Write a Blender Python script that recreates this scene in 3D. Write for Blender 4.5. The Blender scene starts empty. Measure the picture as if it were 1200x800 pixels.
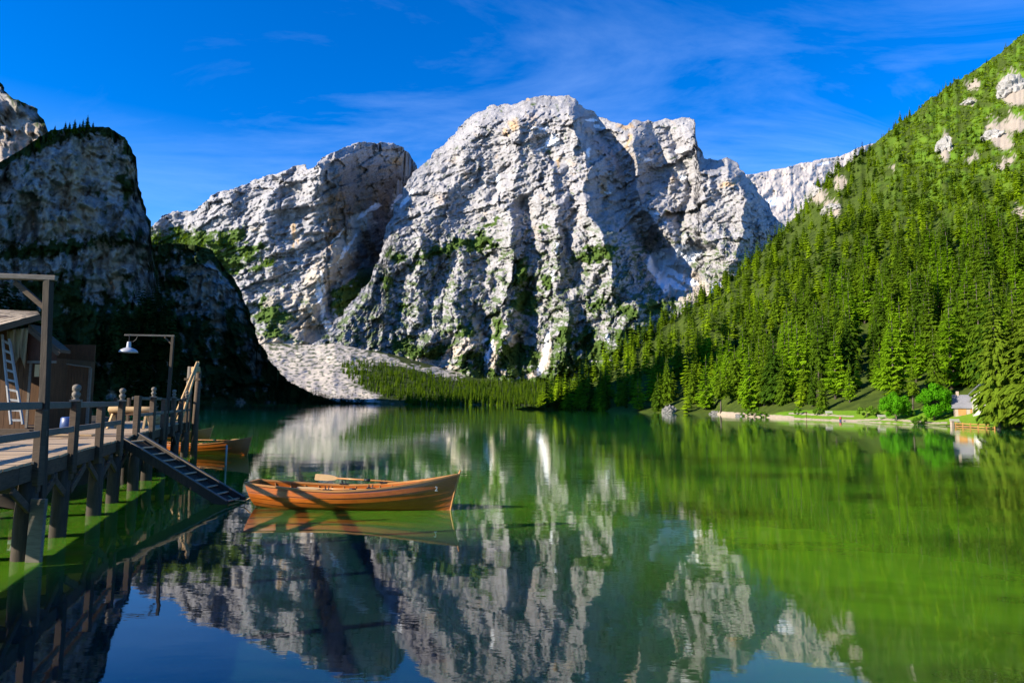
import bpy, math, random
import numpy as np
from mathutils import Vector, Matrix

# ------------------------------------------------------------------ camera, sky, sun, exposure
SC = bpy.context.scene
COL = SC.collection
F = 800.0; CAM_H = 3.3; ROLL = math.radians(0.65); PITCH = math.atan(72.5 / F)
_fw = np.array([0, math.cos(PITCH), math.sin(PITCH)])
_up = np.array([0, -math.sin(PITCH), math.cos(PITCH)])
_rt = np.array([1.0, 0, 0])
CR = math.cos(ROLL) * _rt + math.sin(ROLL) * _up
CU = -math.sin(ROLL) * _rt + math.cos(ROLL) * _up
cam_d = bpy.data.cameras.new('camera'); cam = bpy.data.objects.new('camera', cam_d); COL.objects.link(cam)
cam_d.sensor_width = 36.0; cam_d.lens = 24.0; cam_d.clip_start = 0.1; cam_d.clip_end = 20000
cam.matrix_world = Matrix(((CR[0], CU[0], -_fw[0], 0), (CR[1], CU[1], -_fw[1], 0), (CR[2], CU[2], -_fw[2], CAM_H), (0, 0, 0, 1)))
SC.camera = cam

SUN_AZ = math.radians(112)      # measured from the viewing direction towards the left
SUN_EL = math.radians(25)
to_sun = Vector((-math.sin(SUN_AZ) * math.cos(SUN_EL), math.cos(SUN_AZ) * math.cos(SUN_EL), math.sin(SUN_EL)))
W_ = bpy.data.worlds.new('World'); SC.world = W_; W_.use_nodes = True
nt = W_.node_tree; nt.nodes.clear()
def N(t, ty, **kw):
    n = t.nodes.new(ty)
    for k, v in kw.items(): setattr(n, k, v)
    return n
wo = N(nt, 'ShaderNodeOutputWorld'); bg = N(nt, 'ShaderNodeBackground'); bg.inputs[1].default_value = 0.100
sky = N(nt, 'ShaderNodeTexSky'); sky.sky_type = 'NISHITA'; sky.sun_disc = False
sky.sun_elevation = SUN_EL; sky.sun_rotation = math.atan2(to_sun.x, to_sun.y)
sky.altitude = 1500; sky.air_density = 1.0; sky.dust_density = 0.35; sky.ozone_density = 3.0
hs = N(nt, 'ShaderNodeHueSaturation'); hs.inputs['Saturation'].default_value = 1.7; hs.inputs['Value'].default_value = 1.25
hs.inputs['Hue'].default_value = 0.515
nt.links.new(sky.outputs[0], hs.inputs['Color'])
tc = N(nt, 'ShaderNodeTexCoord'); sep = N(nt, 'ShaderNodeSeparateXYZ'); nt.links.new(tc.outputs['Generated'], sep.inputs[0])
zc = N(nt, 'ShaderNodeMath', operation='MAXIMUM'); nt.links.new(sep.outputs[2], zc.inputs[0]); zc.inputs[1].default_value = 0.0
za = N(nt, 'ShaderNodeMath', operation='ADD'); nt.links.new(zc.outputs[0], za.inputs[0]); za.inputs[1].default_value = 0.14
dv = N(nt, 'ShaderNodeVectorMath', operation='DIVIDE'); nt.links.new(tc.outputs['Generated'], dv.inputs[0])
cz = N(nt, 'ShaderNodeCombineXYZ')
for i in range(3): nt.links.new(za.outputs[0], cz.inputs[i])
nt.links.new(cz.outputs[0], dv.inputs[1])
mp = N(nt, 'ShaderNodeMapping'); mp.inputs['Rotation'].default_value = (0, 0, math.radians(22)); mp.inputs['Scale'].default_value = (0.75, 1.5, 0.0)
mp.inputs['Location'].default_value = (3.1, 0.7, 0)
nt.links.new(dv.outputs[0], mp.inputs[0])
n1 = N(nt, 'ShaderNodeTexNoise'); n1.inputs['Scale'].default_value = 1.5; n1.inputs['Detail'].default_value = 9; n1.inputs['Roughness'].default_value = 0.62; n1.inputs['Distortion'].default_value = 0.7
nt.links.new(mp.outputs[0], n1.inputs['Vector'])
n2 = N(nt, 'ShaderNodeTexNoise'); n2.inputs['Scale'].default_value = 0.55; n2.inputs['Detail'].default_value = 2
nt.links.new(dv.outputs[0], n2.inputs['Vector'])
r1 = N(nt, 'ShaderNodeMapRange'); r1.inputs[1].default_value = 0.47; r1.inputs[2].default_value = 0.82; nt.links.new(n1.outputs['Fac'], r1.inputs[0])
r2 = N(nt, 'ShaderNodeMapRange'); r2.inputs[1].default_value = 0.40; r2.inputs[2].default_value = 0.70; nt.links.new(n2.outputs['Fac'], r2.inputs[0])
mu = N(nt, 'ShaderNodeMath', operation='MULTIPLY'); nt.links.new(r1.outputs[0], mu.inputs[0]); nt.links.new(r2.outputs[0], mu.inputs[1])
m2 = N(nt, 'ShaderNodeMath', operation='MULTIPLY'); nt.links.new(mu.outputs[0], m2.inputs[0]); cf = N(nt, 'ShaderNodeMapRange'); cf.inputs[1].default_value = 0.14; cf.inputs[2].default_value = 0.50; cf.inputs[3].default_value = 0.34; cf.inputs[4].default_value = 0.10; nt.links.new(sep.outputs[2], cf.inputs[0]); nt.links.new(cf.outputs[0], m2.inputs[1])
mx = N(nt, 'ShaderNodeMix', data_type='RGBA'); nt.links.new(m2.outputs[0], mx.inputs[0]); nt.links.new(hs.outputs[0], mx.inputs[6])
mx.inputs[7].default_value = (6.0, 8.0, 11.0, 1)
hz = N(nt, 'ShaderNodeMapRange'); hz.inputs[1].default_value = 0.02; hz.inputs[2].default_value = 0.36; hz.inputs[3].default_value = 0.55; hz.inputs[4].default_value = 0.0
nt.links.new(sep.outputs[2], hz.inputs[0])
mh = N(nt, 'ShaderNodeMix', data_type='RGBA'); nt.links.new(hz.outputs[0], mh.inputs[0]); nt.links.new(mx.outputs[2], mh.inputs[6]); mh.inputs[7].default_value = (2.6, 4.6, 8.0, 1)
nt.links.new(mh.outputs[2], bg.inputs[0]); nt.links.new(bg.outputs[0], wo.inputs[0])

sd = bpy.data.lights.new('sun', 'SUN'); sd.energy = 5.0; sd.angle = math.radians(0.5); sd.color = (1.0, 0.90, 0.73)
so = bpy.data.objects.new('sun', sd); COL.objects.link(so); so.location = (-200, -60, 200)
so.rotation_euler = (-to_sun).to_track_quat('-Z', 'Y').to_euler()
SC.view_settings.view_transform = 'Standard'; SC.view_settings.look = 'None'
SC.view_settings.exposure = 1.1; SC.view_settings.gamma = 1.0; SC.view_settings.use_curve_mapping = False
SC.render.engine = 'CYCLES'; SC.cycles.use_denoising = True
SC.cycles.max_bounces = 6; SC.cycles.diffuse_bounces = 2; SC.cycles.glossy_bounces = 3; SC.cycles.transmission_bounces = 3
SC.cycles.transparent_max_bounces = 4; SC.cycles.sample_clamp_indirect = 4.0
SC.cycles.caustics_reflective = False; SC.cycles.caustics_refractive = False

# ------------------------------------------------------------------ helpers
def ray(px, py):
    px = np.asarray(px, float); py = np.asarray(py, float)
    return _fw + np.multiply.outer((px - 600) / F, CR) + np.multiply.outer((400 - py) / F, CU)
def P(px, py, Y):                      # world point at depth Y on that line of sight
    d = ray(px, py); Y = np.asarray(Y, float)
    return np.array([0, 0, CAM_H]) + d * (Y / d[..., 1])[..., None]
def WP(px, py, z=0.0):                 # point at height z
    d = ray(px, py)
    return np.array([0, 0, CAM_H]) + d * ((z - CAM_H) / d[..., 2])[..., None]

_rs = np.random.RandomState(7)
_perm = np.concatenate([_rs.permutation(512)] * 3)
_ang = _rs.rand(512) * 2 * np.pi
_gx, _gy = np.cos(_ang), np.sin(_ang)
def perlin(x, y, seed=0):
    x = np.asarray(x, float); y = np.asarray(y, float)
    xi = np.floor(x).astype(int); yi = np.floor(y).astype(int)
    xf = x - xi; yf = y - yi
    u = xf * xf * xf * (xf * (xf * 6 - 15) + 10); v = yf * yf * yf * (yf * (yf * 6 - 15) + 10)
    def g(ix, iy, dx, dy):
        h = _perm[(_perm[(ix + seed * 37) & 511] + iy) & 511]
        return _gx[h] * dx + _gy[h] * dy
    a = g(xi, yi, xf, yf); b = g(xi + 1, yi, xf - 1, yf)
    c = g(xi, yi + 1, xf, yf - 1); d = g(xi + 1, yi + 1, xf - 1, yf - 1)
    return ((a + u * (b - a)) * (1 - v) + (c + u * (d - c)) * v) * 1.5
def fbm(x, y, o=5, g=0.5, seed=0):
    s = 0; a = 1.0; f = 1.0
    for i in range(o):
        s = s + a * perlin(x * f, y * f, seed + i); a *= g; f *= 2.03
    return s
def ridged(x, y, o=5, g=0.5, seed=0):
    s = 0; a = 1.0; f = 1.0; w = 1.0
    for i in range(o):
        n = 1 - np.abs(perlin(x * f, y * f, seed + i)); n = n * n
        s = s + a * n * w; w = np.clip(n * 1.4, 0, 1); a *= g; f *= 2.03
    return s
def facets(x, y, sx, sy, seed, amp):
    """broken planar facets: every cell of a jittered grid is a tilted plane"""
    u = x / sx; v = y / sy; iu = np.floor(u).astype(int); iv = np.floor(v).astype(int)
    best = np.full(x.shape, 1e9); out = np.zeros(x.shape)
    for a in (-1, 0, 1):
        for b in (-1, 0, 1):
            h = _perm[(_perm[(iu + a + seed * 31) & 511] + iv + b) & 511]; h2 = _perm[(h + 91 + seed) & 511]; h3 = _perm[(h2 + 17) & 511]
            du = u - (iu + a + h / 512.0); dv_ = v - (iv + b + h2 / 512.0); d = du * du + dv_ * dv_
            val = amp * ((h3 / 512.0 - 0.5) * 2 * du * sx + (_perm[(h3 + 5) & 511] / 512.0 - 0.5) * 1.6 * dv_ * sy) + amp * sx * 0.28 * (h / 256.0 - 1)
            m = d < best; best = np.where(m, d, best); out = np.where(m, val, out)
    return out
def sstep(a, b, x):
    t = np.clip((x - a) / (b - a), 0, 1); return t * t * (3 - 2 * t)
def tab(pts):
    xs = [p[0] for p in pts]; ys = [p[1] for p in pts]
    return lambda x: np.interp(x, xs, ys)
def polydist(X, Y, pts):               # distance to a polyline, side (+ = right of a line drawn downwards), param
    best = np.full(X.shape, 1e9); side = np.zeros(X.shape); tt = np.zeros(X.shape); n = len(pts) - 1
    for i in range(n):
        ax, ay = pts[i]; bx, by = pts[i + 1]; dx, dy = bx - ax, by - ay; L2 = dx * dx + dy * dy
        t = np.clip(((X - ax) * dx + (Y - ay) * dy) / L2, 0, 1)
        d = np.hypot(X - ax - t * dx, Y - ay - t * dy)
        cr = (X - ax) * dy - (Y - ay) * dx
        m = d < best; best = np.where(m, d, best); side = np.where(m, np.sign(cr), side); tt = np.where(m, (i + t) / n, tt)
    return best, side, tt

def link(name, me, mat=None, parent=None):
    o = bpy.data.objects.new(name, me); COL.objects.link(o)
    if mat is not None and me is not None: me.materials.append(mat)
    if parent is not None: o.parent = parent
    return o
def np_mesh(name, V, Fq, smooth=False, attrs=None):
    """V (n,3); Fq (m,3) or (m,4) arrays, or a list of both"""
    me = bpy.data.meshes.new(name)
    fl = Fq if isinstance(Fq, list) else [Fq]
    fl = [np.asarray(f, np.int32) for f in fl if len(f)]
    me.vertices.add(len(V)); me.vertices.foreach_set('co', np.asarray(V, np.float32).ravel())
    loops = np.concatenate([f.ravel() for f in fl]); tot = np.concatenate([np.full(len(f), f.shape[1], np.int32) for f in fl])
    st = np.concatenate([[0], np.cumsum(tot)[:-1]]).astype(np.int32)
    me.loops.add(len(loops)); me.loops.foreach_set('vertex_index', loops)
    me.polygons.add(len(tot)); me.polygons.foreach_set('loop_start', st); me.polygons.foreach_set('loop_total', tot)
    if smooth: me.polygons.foreach_set('use_smooth', np.ones(len(tot), bool))
    for k, a in (attrs or {}).items():
        at = me.attributes.new(k, 'FLOAT', 'POINT'); at.data.foreach_set('value', np.asarray(a, np.float32).ravel())
    me.update(calc_edges=True)
    return me
def tag(o, label=None, cat=None, group=None, kind=None):
    if label: o['label'] = label
    if cat: o['category'] = cat
    if group: o['group'] = group
    if kind: o['kind'] = kind
    return o
def empty(name, loc=(0, 0, 0), rz=0.0, label=None, cat=None, group=None):
    o = bpy.data.objects.new(name, None); COL.objects.link(o); o.location = loc; o.rotation_euler = (0, 0, rz)
    o.empty_display_size = 0.2
    return tag(o, label, cat, group)

class MB:
    def __init__(s): s.v = []; s.f = []
    def add(s, vs, fs):
        b = len(s.v); s.v += [tuple(map(float, v)) for v in vs]; s.f += [tuple(b + i for i in f) for f in fs]; return s
    def beam(s, p0, p1, w, h, up=(0, 0, 1), taper=1.0):
        p0 = Vector(p0); p1 = Vector(p1); d = (p1 - p0).normalized(); u = Vector(up)
        if abs(d.dot(u)) > 0.98: u = Vector((0, 1, 0))
        a = d.cross(u).normalized(); b = a.cross(d).normalized(); vs = []
        for p, k in ((p0, 1), (p1, taper)):
            for i, j in ((-1, -1), (1, -1), (1, 1), (-1, 1)): vs.append(p + a * (i * w / 2 * k) + b * (j * h / 2 * k))
        return s.add(vs, [(3, 2, 1, 0), (4, 5, 6, 7), (0, 1, 5, 4), (1, 2, 6, 5), (2, 3, 7, 6), (3, 0, 4, 7)])
    def box(s, c, size, rz=0.0):
        c = Vector(c); R = Matrix.Rotation(rz, 3, 'Z'); x, y, z = [k / 2 for k in size]
        vs = [c + R @ Vector(q) for q in ((-x, -y, -z), (x, -y, -z), (x, y, -z), (-x, y, -z), (-x, -y, z), (x, -y, z), (x, y, z), (-x, y, z))]
        return s.add(vs, [(3, 2, 1, 0), (4, 5, 6, 7), (0, 1, 5, 4), (1, 2, 6, 5), (2, 3, 7, 6), (3, 0, 4, 7)])
    def tube(s, pts, rad, n=8, cap=True):
        pts = [Vector(p) for p in pts]; m = len(pts); rs = rad if hasattr(rad, '__len__') else [rad] * m
        vs = []; prev = None
        for i, p in enumerate(pts):
            d = (pts[min(i + 1, m - 1)] - pts[max(i - 1, 0)]).normalized()
            if prev is None:
                u = Vector((0, 0, 1)) if abs(d.z) < 0.9 else Vector((0, 1, 0)); a = d.cross(u).normalized()
            else: a = (prev - d * prev.dot(d)).normalized()
            prev = a; b = d.cross(a)
            for k in range(n): t = 2 * math.pi * k / n; vs.append(p + (a * math.cos(t) + b * math.sin(t)) * rs[i])
        fs = [(i * n + k, i * n + (k + 1) % n, (i + 1) * n + (k + 1) % n, (i + 1) * n + k) for i in range(m - 1) for k in range(n)]
        if cap: fs += [tuple(reversed(range(n))), tuple(range((m - 1) * n, m * n))]
        return s.add(vs, fs)
    def lathe(s, c, prof, n=12):
        c = Vector(c); vs = []; m = len(prof)
        for r, z in prof:
            for k in range(n): t = 2 * math.pi * k / n; vs.append(c + Vector((r * math.cos(t), r * math.sin(t), z)))
        fs = [(i * n + k, i * n + (k + 1) % n, (i + 1) * n + (k + 1) % n, (i + 1) * n + k) for i in range(m - 1) for k in range(n)]
        fs += [tuple(reversed(range(n))), tuple(range((m - 1) * n, m * n))]
        return s.add(vs, fs)
    def prism(s, poly, d):             # polygon (list of 3d points) extruded by vector d
        n = len(poly); d = Vector(d); a = [Vector(p) for p in poly]; vs = a + [p + d for p in a]
        fs = [tuple(range(n)), tuple(reversed(range(n, 2 * n)))] + [(i, n + i, n + (i + 1) % n, (i + 1) % n) for i in range(n)]
        return s.add(vs, fs)
    def mesh(s, name, mat=None, smooth=False, bevel=0.0):
        me = bpy.data.meshes.new(name); me.from_pydata(s.v, [], s.f)
        if smooth: me.polygons.foreach_set('use_smooth', [True] * len(me.polygons))
        if mat is not None: me.materials.append(mat)
        return me
    def build(s, name, mat, parent=None, smooth=False, bevel=0.0):
        o = link(name, s.mesh(name, mat, smooth), None, parent)
        if bevel:
            m = o.modifiers.new('bevel', 'BEVEL'); m.width = bevel; m.segments = 1; m.limit_method = 'ANGLE'
        return o
def copy_tree(o, parent=None):
    c = o.copy(); COL.objects.link(c); c.parent = parent
    for ch in list(o.children): copy_tree(ch, c)
    return c

# ------------------------------------------------------------------ materials
class Mat:
    def __init__(s, name):
        s.m = bpy.data.materials.new(name); s.m.use_nodes = True; s.t = s.m.node_tree; s.t.nodes.clear()
        s.out = N(s.t, 'ShaderNodeOutputMaterial'); s.b = N(s.t, 'ShaderNodeBsdfPrincipled'); s.t.links.new(s.b.outputs[0], s.out.inputs[0])
        s.c = N(s.t, 'ShaderNodeTexCoord')
    def L(s, a, b): s.t.links.new(a, b)
    def noise(s, scale, detail=4, rough=0.55, stretch=None, coord='Object', dist=0.0):
        n = N(s.t, 'ShaderNodeTexNoise'); n.inputs['Scale'].default_value = scale; n.inputs['Detail'].default_value = detail
        n.inputs['Roughness'].default_value = rough; n.inputs['Distortion'].default_value = dist
        src = s.c.outputs[coord]
        if stretch is not None:
            mpn = N(s.t, 'ShaderNodeMapping'); mpn.inputs['Scale'].default_value = stretch; s.L(src, mpn.inputs[0]); src = mpn.outputs[0]
        s.L(src, n.inputs['Vector']); return n.outputs['Fac']
    def attr(s, name): n = N(s.t, 'ShaderNodeAttribute'); n.attribute_name = name; return n.outputs['Fac']
    def rnd(s): return N(s.t, 'ShaderNodeObjectInfo').outputs['Random']
    def rng(s, x, a, b, c=0.0, d=1.0):
        n = N(s.t, 'ShaderNodeMapRange'); s.L(x, n.inputs[0])
        for i, v in enumerate((a, b, c, d)): n.inputs[1 + i].default_value = v
        return n.outputs[0]
    def math(s, op, a, b):
        n = N(s.t, 'ShaderNodeMath', operation=op)
        for i, v in enumerate((a, b)):
            if isinstance(v, (int, float)): n.inputs[i].default_value = v
            else: s.L(v, n.inputs[i])
        return n.outputs[0]
    def mix(s, f, a, b, mode='MIX'):
        n = N(s.t, 'ShaderNodeMix', data_type='RGBA', blend_type=mode)
        if isinstance(f, (int, float)): n.inputs[0].default_value = f
        else: s.L(f, n.inputs[0])
        for i, v in ((6, a), (7, b)):
            if isinstance(v, tuple): n.inputs[i].default_value = (*v, 1)
            else: s.L(v, n.inputs[i])
        return n.outputs[2]
    def bump(s, h, strength, dist):
        n = N(s.t, 'ShaderNodeBump'); n.inputs['Strength'].default_value = strength; n.inputs['Distance'].default_value = dist
        s.L(h, n.inputs['Height']); s.L(n.outputs[0], s.b.inputs['Normal']); return n
    def fin(s, col, rough=0.8, spec=0.3, **kw):
        if isinstance(col, tuple): s.b.inputs['Base Color'].default_value = (*col, 1)
        else: s.L(col, s.b.inputs['Base Color'])
        s.b.inputs['Roughness'].default_value = rough; s.b.inputs['Specular IOR Level'].default_value = spec
        for k, v in kw.items(): s.b.inputs[k].default_value = v
        return s.m

def rock_mat(name, c1, c2, sc=1.0, veg=(0.045, 0.075, 0.016), bump_d=3.0, ochre=(0.50, 0.33, 0.17)):
    m = Mat(name)
    a = m.noise(0.012 * sc, 6, 0.6); b = m.noise(0.07 * sc, 6, 0.65, (1, 1, 3.0)); c = m.noise(0.35 * sc, 4, 0.6)
    col = m.mix(m.rng(a, 0.35, 0.65), c1, c2)
    col = m.mix(m.rng(b, 0.35, 0.7, 0, 0.75), col, tuple(k * 0.52 for k in c1))
    col = m.mix(m.rng(c, 0.4, 0.75, 0, 0.45), col, tuple(min(1, k * 1.25) for k in c2))
    col = m.mix(m.attr('ochre'), col, ochre)
    col = m.mix(m.math('MULTIPLY', m.attr('stain_shade'), m.rng(b, 0.3, 0.6, 0.4, 1.0)), col, tuple(k * 0.28 for k in c1))
    sc_c = m.mix(m.rng(m.noise(0.05 * sc, 6, 0.7, (1, 0.4, 1)), 0.3, 0.7), (0.55, 0.48, 0.40), (0.40, 0.35, 0.29))
    col = m.mix(m.attr('scree'), col, sc_c)
    vg = m.mix(m.rng(m.noise(0.10 * sc, 5, 0.7), 0.35, 0.68), veg, tuple(k * 2.1 for k in veg))
    col = m.mix(m.attr('veg'), col, vg)
    col = m.mix(m.attr('snow'), col, (0.82, 0.85, 0.9))
    h = m.math('ADD', m.math('MULTIPLY', b, 0.7), m.math('MULTIPLY', c, 0.45))
    m.bump(h, 0.9, bump_d)
    return m.fin(col, 0.95, 0.05)

def wood_mat(name, c1, c2, rough=0.75, axis=(1, 1, 12), sc=3.0, coat=0.0, spec=0.3, bump=0.004, rnd=0.35):
    m = Mat(name)
    a = m.noise(sc, 6, 0.65, axis); b = m.noise(sc * 0.35, 4, 0.6); c = m.noise(sc * 7, 3, 0.6, axis)
    col = m.mix(m.rng(a, 0.32, 0.68), c1, c2)
    col = m.mix(m.rng(b, 0.45, 0.75, 0, 0.6), col, tuple(k * 0.45 for k in c1))
    col = m.mix(m.rng(m.rnd(), 0, 1, 0, rnd), col, tuple(k * 0.5 for k in c2))
    m.bump(m.math('ADD', a, m.math('MULTIPLY', c, 0.4)), 0.6, bump)
    return m.fin(col, rough, spec, **({'Coat Weight': coat, 'Coat Roughness': 0.12} if coat else {}))

def leaf_mat(name, c1, c2, transl=0.25, attr=False):
    m = Mat(name)
    k = m.attr('tint') if attr else m.rnd()
    col = m.mix(k, c1, c2)
    n = m.noise(0.9, 3, 0.6)
    col = m.mix(m.rng(n, 0.35, 0.7, 0, 0.55), col, tuple(q * 0.5 for q in c1))
    d = N(m.t, 'ShaderNodeBsdfDiffuse'); t = N(m.t, 'ShaderNodeBsdfTranslucent'); mx_ = N(m.t, 'ShaderNodeMixShader'); mx_.inputs[0].default_value = transl
    m.L(col, d.inputs[0]); m.L(m.mix(1.0, col, (1.0, 1.0, 0.55), 'MULTIPLY'), t.inputs[0])
    m.L(d.outputs[0], mx_.inputs[1]); m.L(t.outputs[0], mx_.inputs[2]); m.L(mx_.outputs[0], m.out.inputs[0])
    return m.m

# ------------------------------------------------------------------ terrain
def relief(name, x0, x1, nc, nr, base, top, depth, mat, attrs=None, back=0.8, jag=0.0, jagf=0.06, seed=0, rowpow=1.0, smooth=True, lat=0.0):
    """rock or hill surface between a foot line and a crest line, every point at its own distance; closed behind"""
    px = np.linspace(x0, x1, nc); v = np.linspace(0, 1, nr) ** rowpow
    tp = top(px)
    if jag: tp = tp - jag * fbm(px * jagf, px * 0 + seed * 3.7, 5, 0.6, seed) - 0.35 * jag * np.abs(perlin(px * jagf * 7, px * 0 + 9, seed + 3))
    PX_ = np.repeat(px[None, :], nr, 0); PY_ = base(px)[None, :] * (1 - v[:, None]) + tp[None, :] * v[:, None]
    if lat: PX_ = PX_ + lat * fbm(PY_ * 0.09, PX_ * 0.03, 4, 0.6, seed + 50) * np.minimum(1, v[:, None] * 5)
    D = depth(PX_, PY_, np.repeat(v[:, None], nc, 1))
    V = P(PX_, PY_, D)
    A = {k: f for k, f in (attrs(PX_, PY_, D, V) if attrs else {}).items()}
    rows = [V[i] for i in range(nr)]; nb = 7; Vt = V[-1]
    for k in range(1, nb + 1):
        q = Vt.copy(); f = k / nb
        q[:, 1] += back * f * (Vt[:, 2] + 20) + perlin(px * 0.1, px * 0 + k, seed) * 4 * (k > 1); q[:, 2] = Vt[:, 2] * (1 - f ** 1.3) - 3 * f
        q[:, 0] *= q[:, 1] / Vt[:, 1]
        rows.append(q)
    VV = np.concatenate(rows); R = nr + nb
    i = np.arange(R - 1)[:, None] * nc + np.arange(nc - 1)[None, :]
    Fq = np.stack([i, i + 1, i + 1 + nc, i + nc], -1).reshape(-1, 4)
    at = {k: np.concatenate([a.ravel(), np.tile(a[-1], nb)]) for k, a in A.items()}
    for k in ('veg', 'snow', 'scree', 'ochre', 'stain_shade'): at.setdefault(k, np.zeros(len(VV)))
    me = np_mesh(name, VV, Fq, smooth, at)
    o = link(name, me, mat); o['kind'] = 'structure'
    return o, dict(px=px, PY=PY_, D=D, V=V)

def blobs(X, Y, lst, wx=0, wy=0):
    """union of soft ellipses (x, y, rx, ry, tilt degrees) -> signed field, >0 inside"""
    f = np.full(X.shape, -9.0)
    for (cx, cy, rx, ry, *a) in lst:
        t = math.radians(a[0]) if a else 0; c, s = math.cos(t), math.sin(t)
        dx = X + wx - cx; dy = Y + wy - cy
        u = (dx * c - dy * s) / rx; w = (dx * s + dy * c) / ry
        f = np.maximum(f, 1 - np.sqrt(u * u + w * w))
    return f
def ridges(X, Y, lst):
    """sum of crests: (points, amplitude, width on the left, width on the right[, power])"""
    s = np.zeros(X.shape)
    for (pts, amp, wl, wr, *pw) in lst:
        d, sd_, t = polydist(X, Y, pts)
        w = np.where(sd_ < 0, wl, wr)
        am = amp if not isinstance(amp, tuple) else amp[0] + (amp[1] - amp[0]) * t
        s = s + am * np.clip(1 - d / w, 0, 1) ** (pw[0] if pw else 1.25)
    return s

ROCK = rock_mat('dolomite_rock', (0.33, 0.318, 0.325), (0.46, 0.445, 0.45), bump_d=8.0)
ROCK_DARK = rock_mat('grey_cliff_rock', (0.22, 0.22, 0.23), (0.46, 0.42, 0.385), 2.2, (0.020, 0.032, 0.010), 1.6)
FAR_ROCK = rock_mat('pale_ridge_rock', (0.40, 0.365, 0.35), (0.48, 0.44, 0.42))

# --- main massif
A_top = tab([(360, 412), (380, 392), (396, 374), (410, 358), (424, 342), (436, 322), (445, 300), (451, 278), (457, 258), (464, 240), (474, 221), (486, 201), (500, 188), (520, 170), (540, 149), (552, 137), (560, 129), (575, 123), (600, 121), (616, 116), (640, 113), (666, 112), (676, 119), (690, 129), (704, 137), (716, 142), (728, 143), (737, 147), (745, 142), (770, 141), (800, 139), (814, 140), (817, 160), (821, 181), (829, 187), (845, 189), (853, 186), (866, 197), (880, 211), (890, 226), (905, 248), (930, 275), (960, 300), (1000, 330)])
A_base = tab([(360, 474), (1000, 474)])
A_R = [
    ([(668, 112), (672, 150), (683, 185), (690, 225), (700, 262), (722, 300), (738, 340), (752, 385)], 105, 150, 46, 1.15),
    ([(616, 116), (610, 150), (604, 190), (600, 240), (596, 290)], 34, 110, 26, 1.3),
    ([(560, 129), (548, 170), (530, 215), (512, 260), (500, 300)], 22, 60, 26, 1.3),
    ([(738, 147), (741, 185), (748, 225), (770, 262), (790, 285)], 62, 34, 30, 1.2),
    ([(812, 140), (812, 185), (822, 215), (826, 250), (835, 300)], 16, 40, 20, 1.2),
    ([(853, 186), (868, 225), (872, 262), (850, 310), (836, 350)], 80, 85, 40, 1.1),
    ([(640, 205), (652, 250), (648, 300), (660, 350), (668, 400)], 34, 40, 20, 1.2),
    ([(700, 236), (704, 262), (712, 300), (716, 340)], 34, 18, 15, 1.2),
    ([(590, 255), (600, 300), (592, 350), (600, 400)], 26, 34, 18, 1.2),
    ([(540, 290), (548, 330), (540, 370), (548, 410)], 20, 30, 16, 1.2),
    ([(490, 290), (500, 330), (492, 380)], 18, 30, 16, 1.2),
    ([(720, 330), (708, 360), (716, 400)], 24, 26, 14, 1.2),
]
A_G = [
    ([(585, 190), (575, 215), (580, 245), (588, 262)], 16, 10, 12),
    ([(620, 240), (632, 290), (620, 340), (612, 400), (606, 420)], 26, 16, 14),
    ([(660, 270), (680, 310), (672, 350), (682, 400)], 22, 12, 12),
    ([(565, 290), (574, 330), (565, 370), (572, 400)], 20, 14, 12),
    ([(756, 200), (762, 260), (778, 300), (800, 330)], 40, 26, 30),
    ([(700, 140), (712, 165), (722, 200), (735, 240), (750, 275), (770, 320)], 46, 26, 26),
    ([(790, 160), (800, 200), (808, 240), (800, 275)], 30, 18, 14),
    ([(515, 300), (522, 340), (514, 390)], 16, 12, 10),
]
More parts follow.
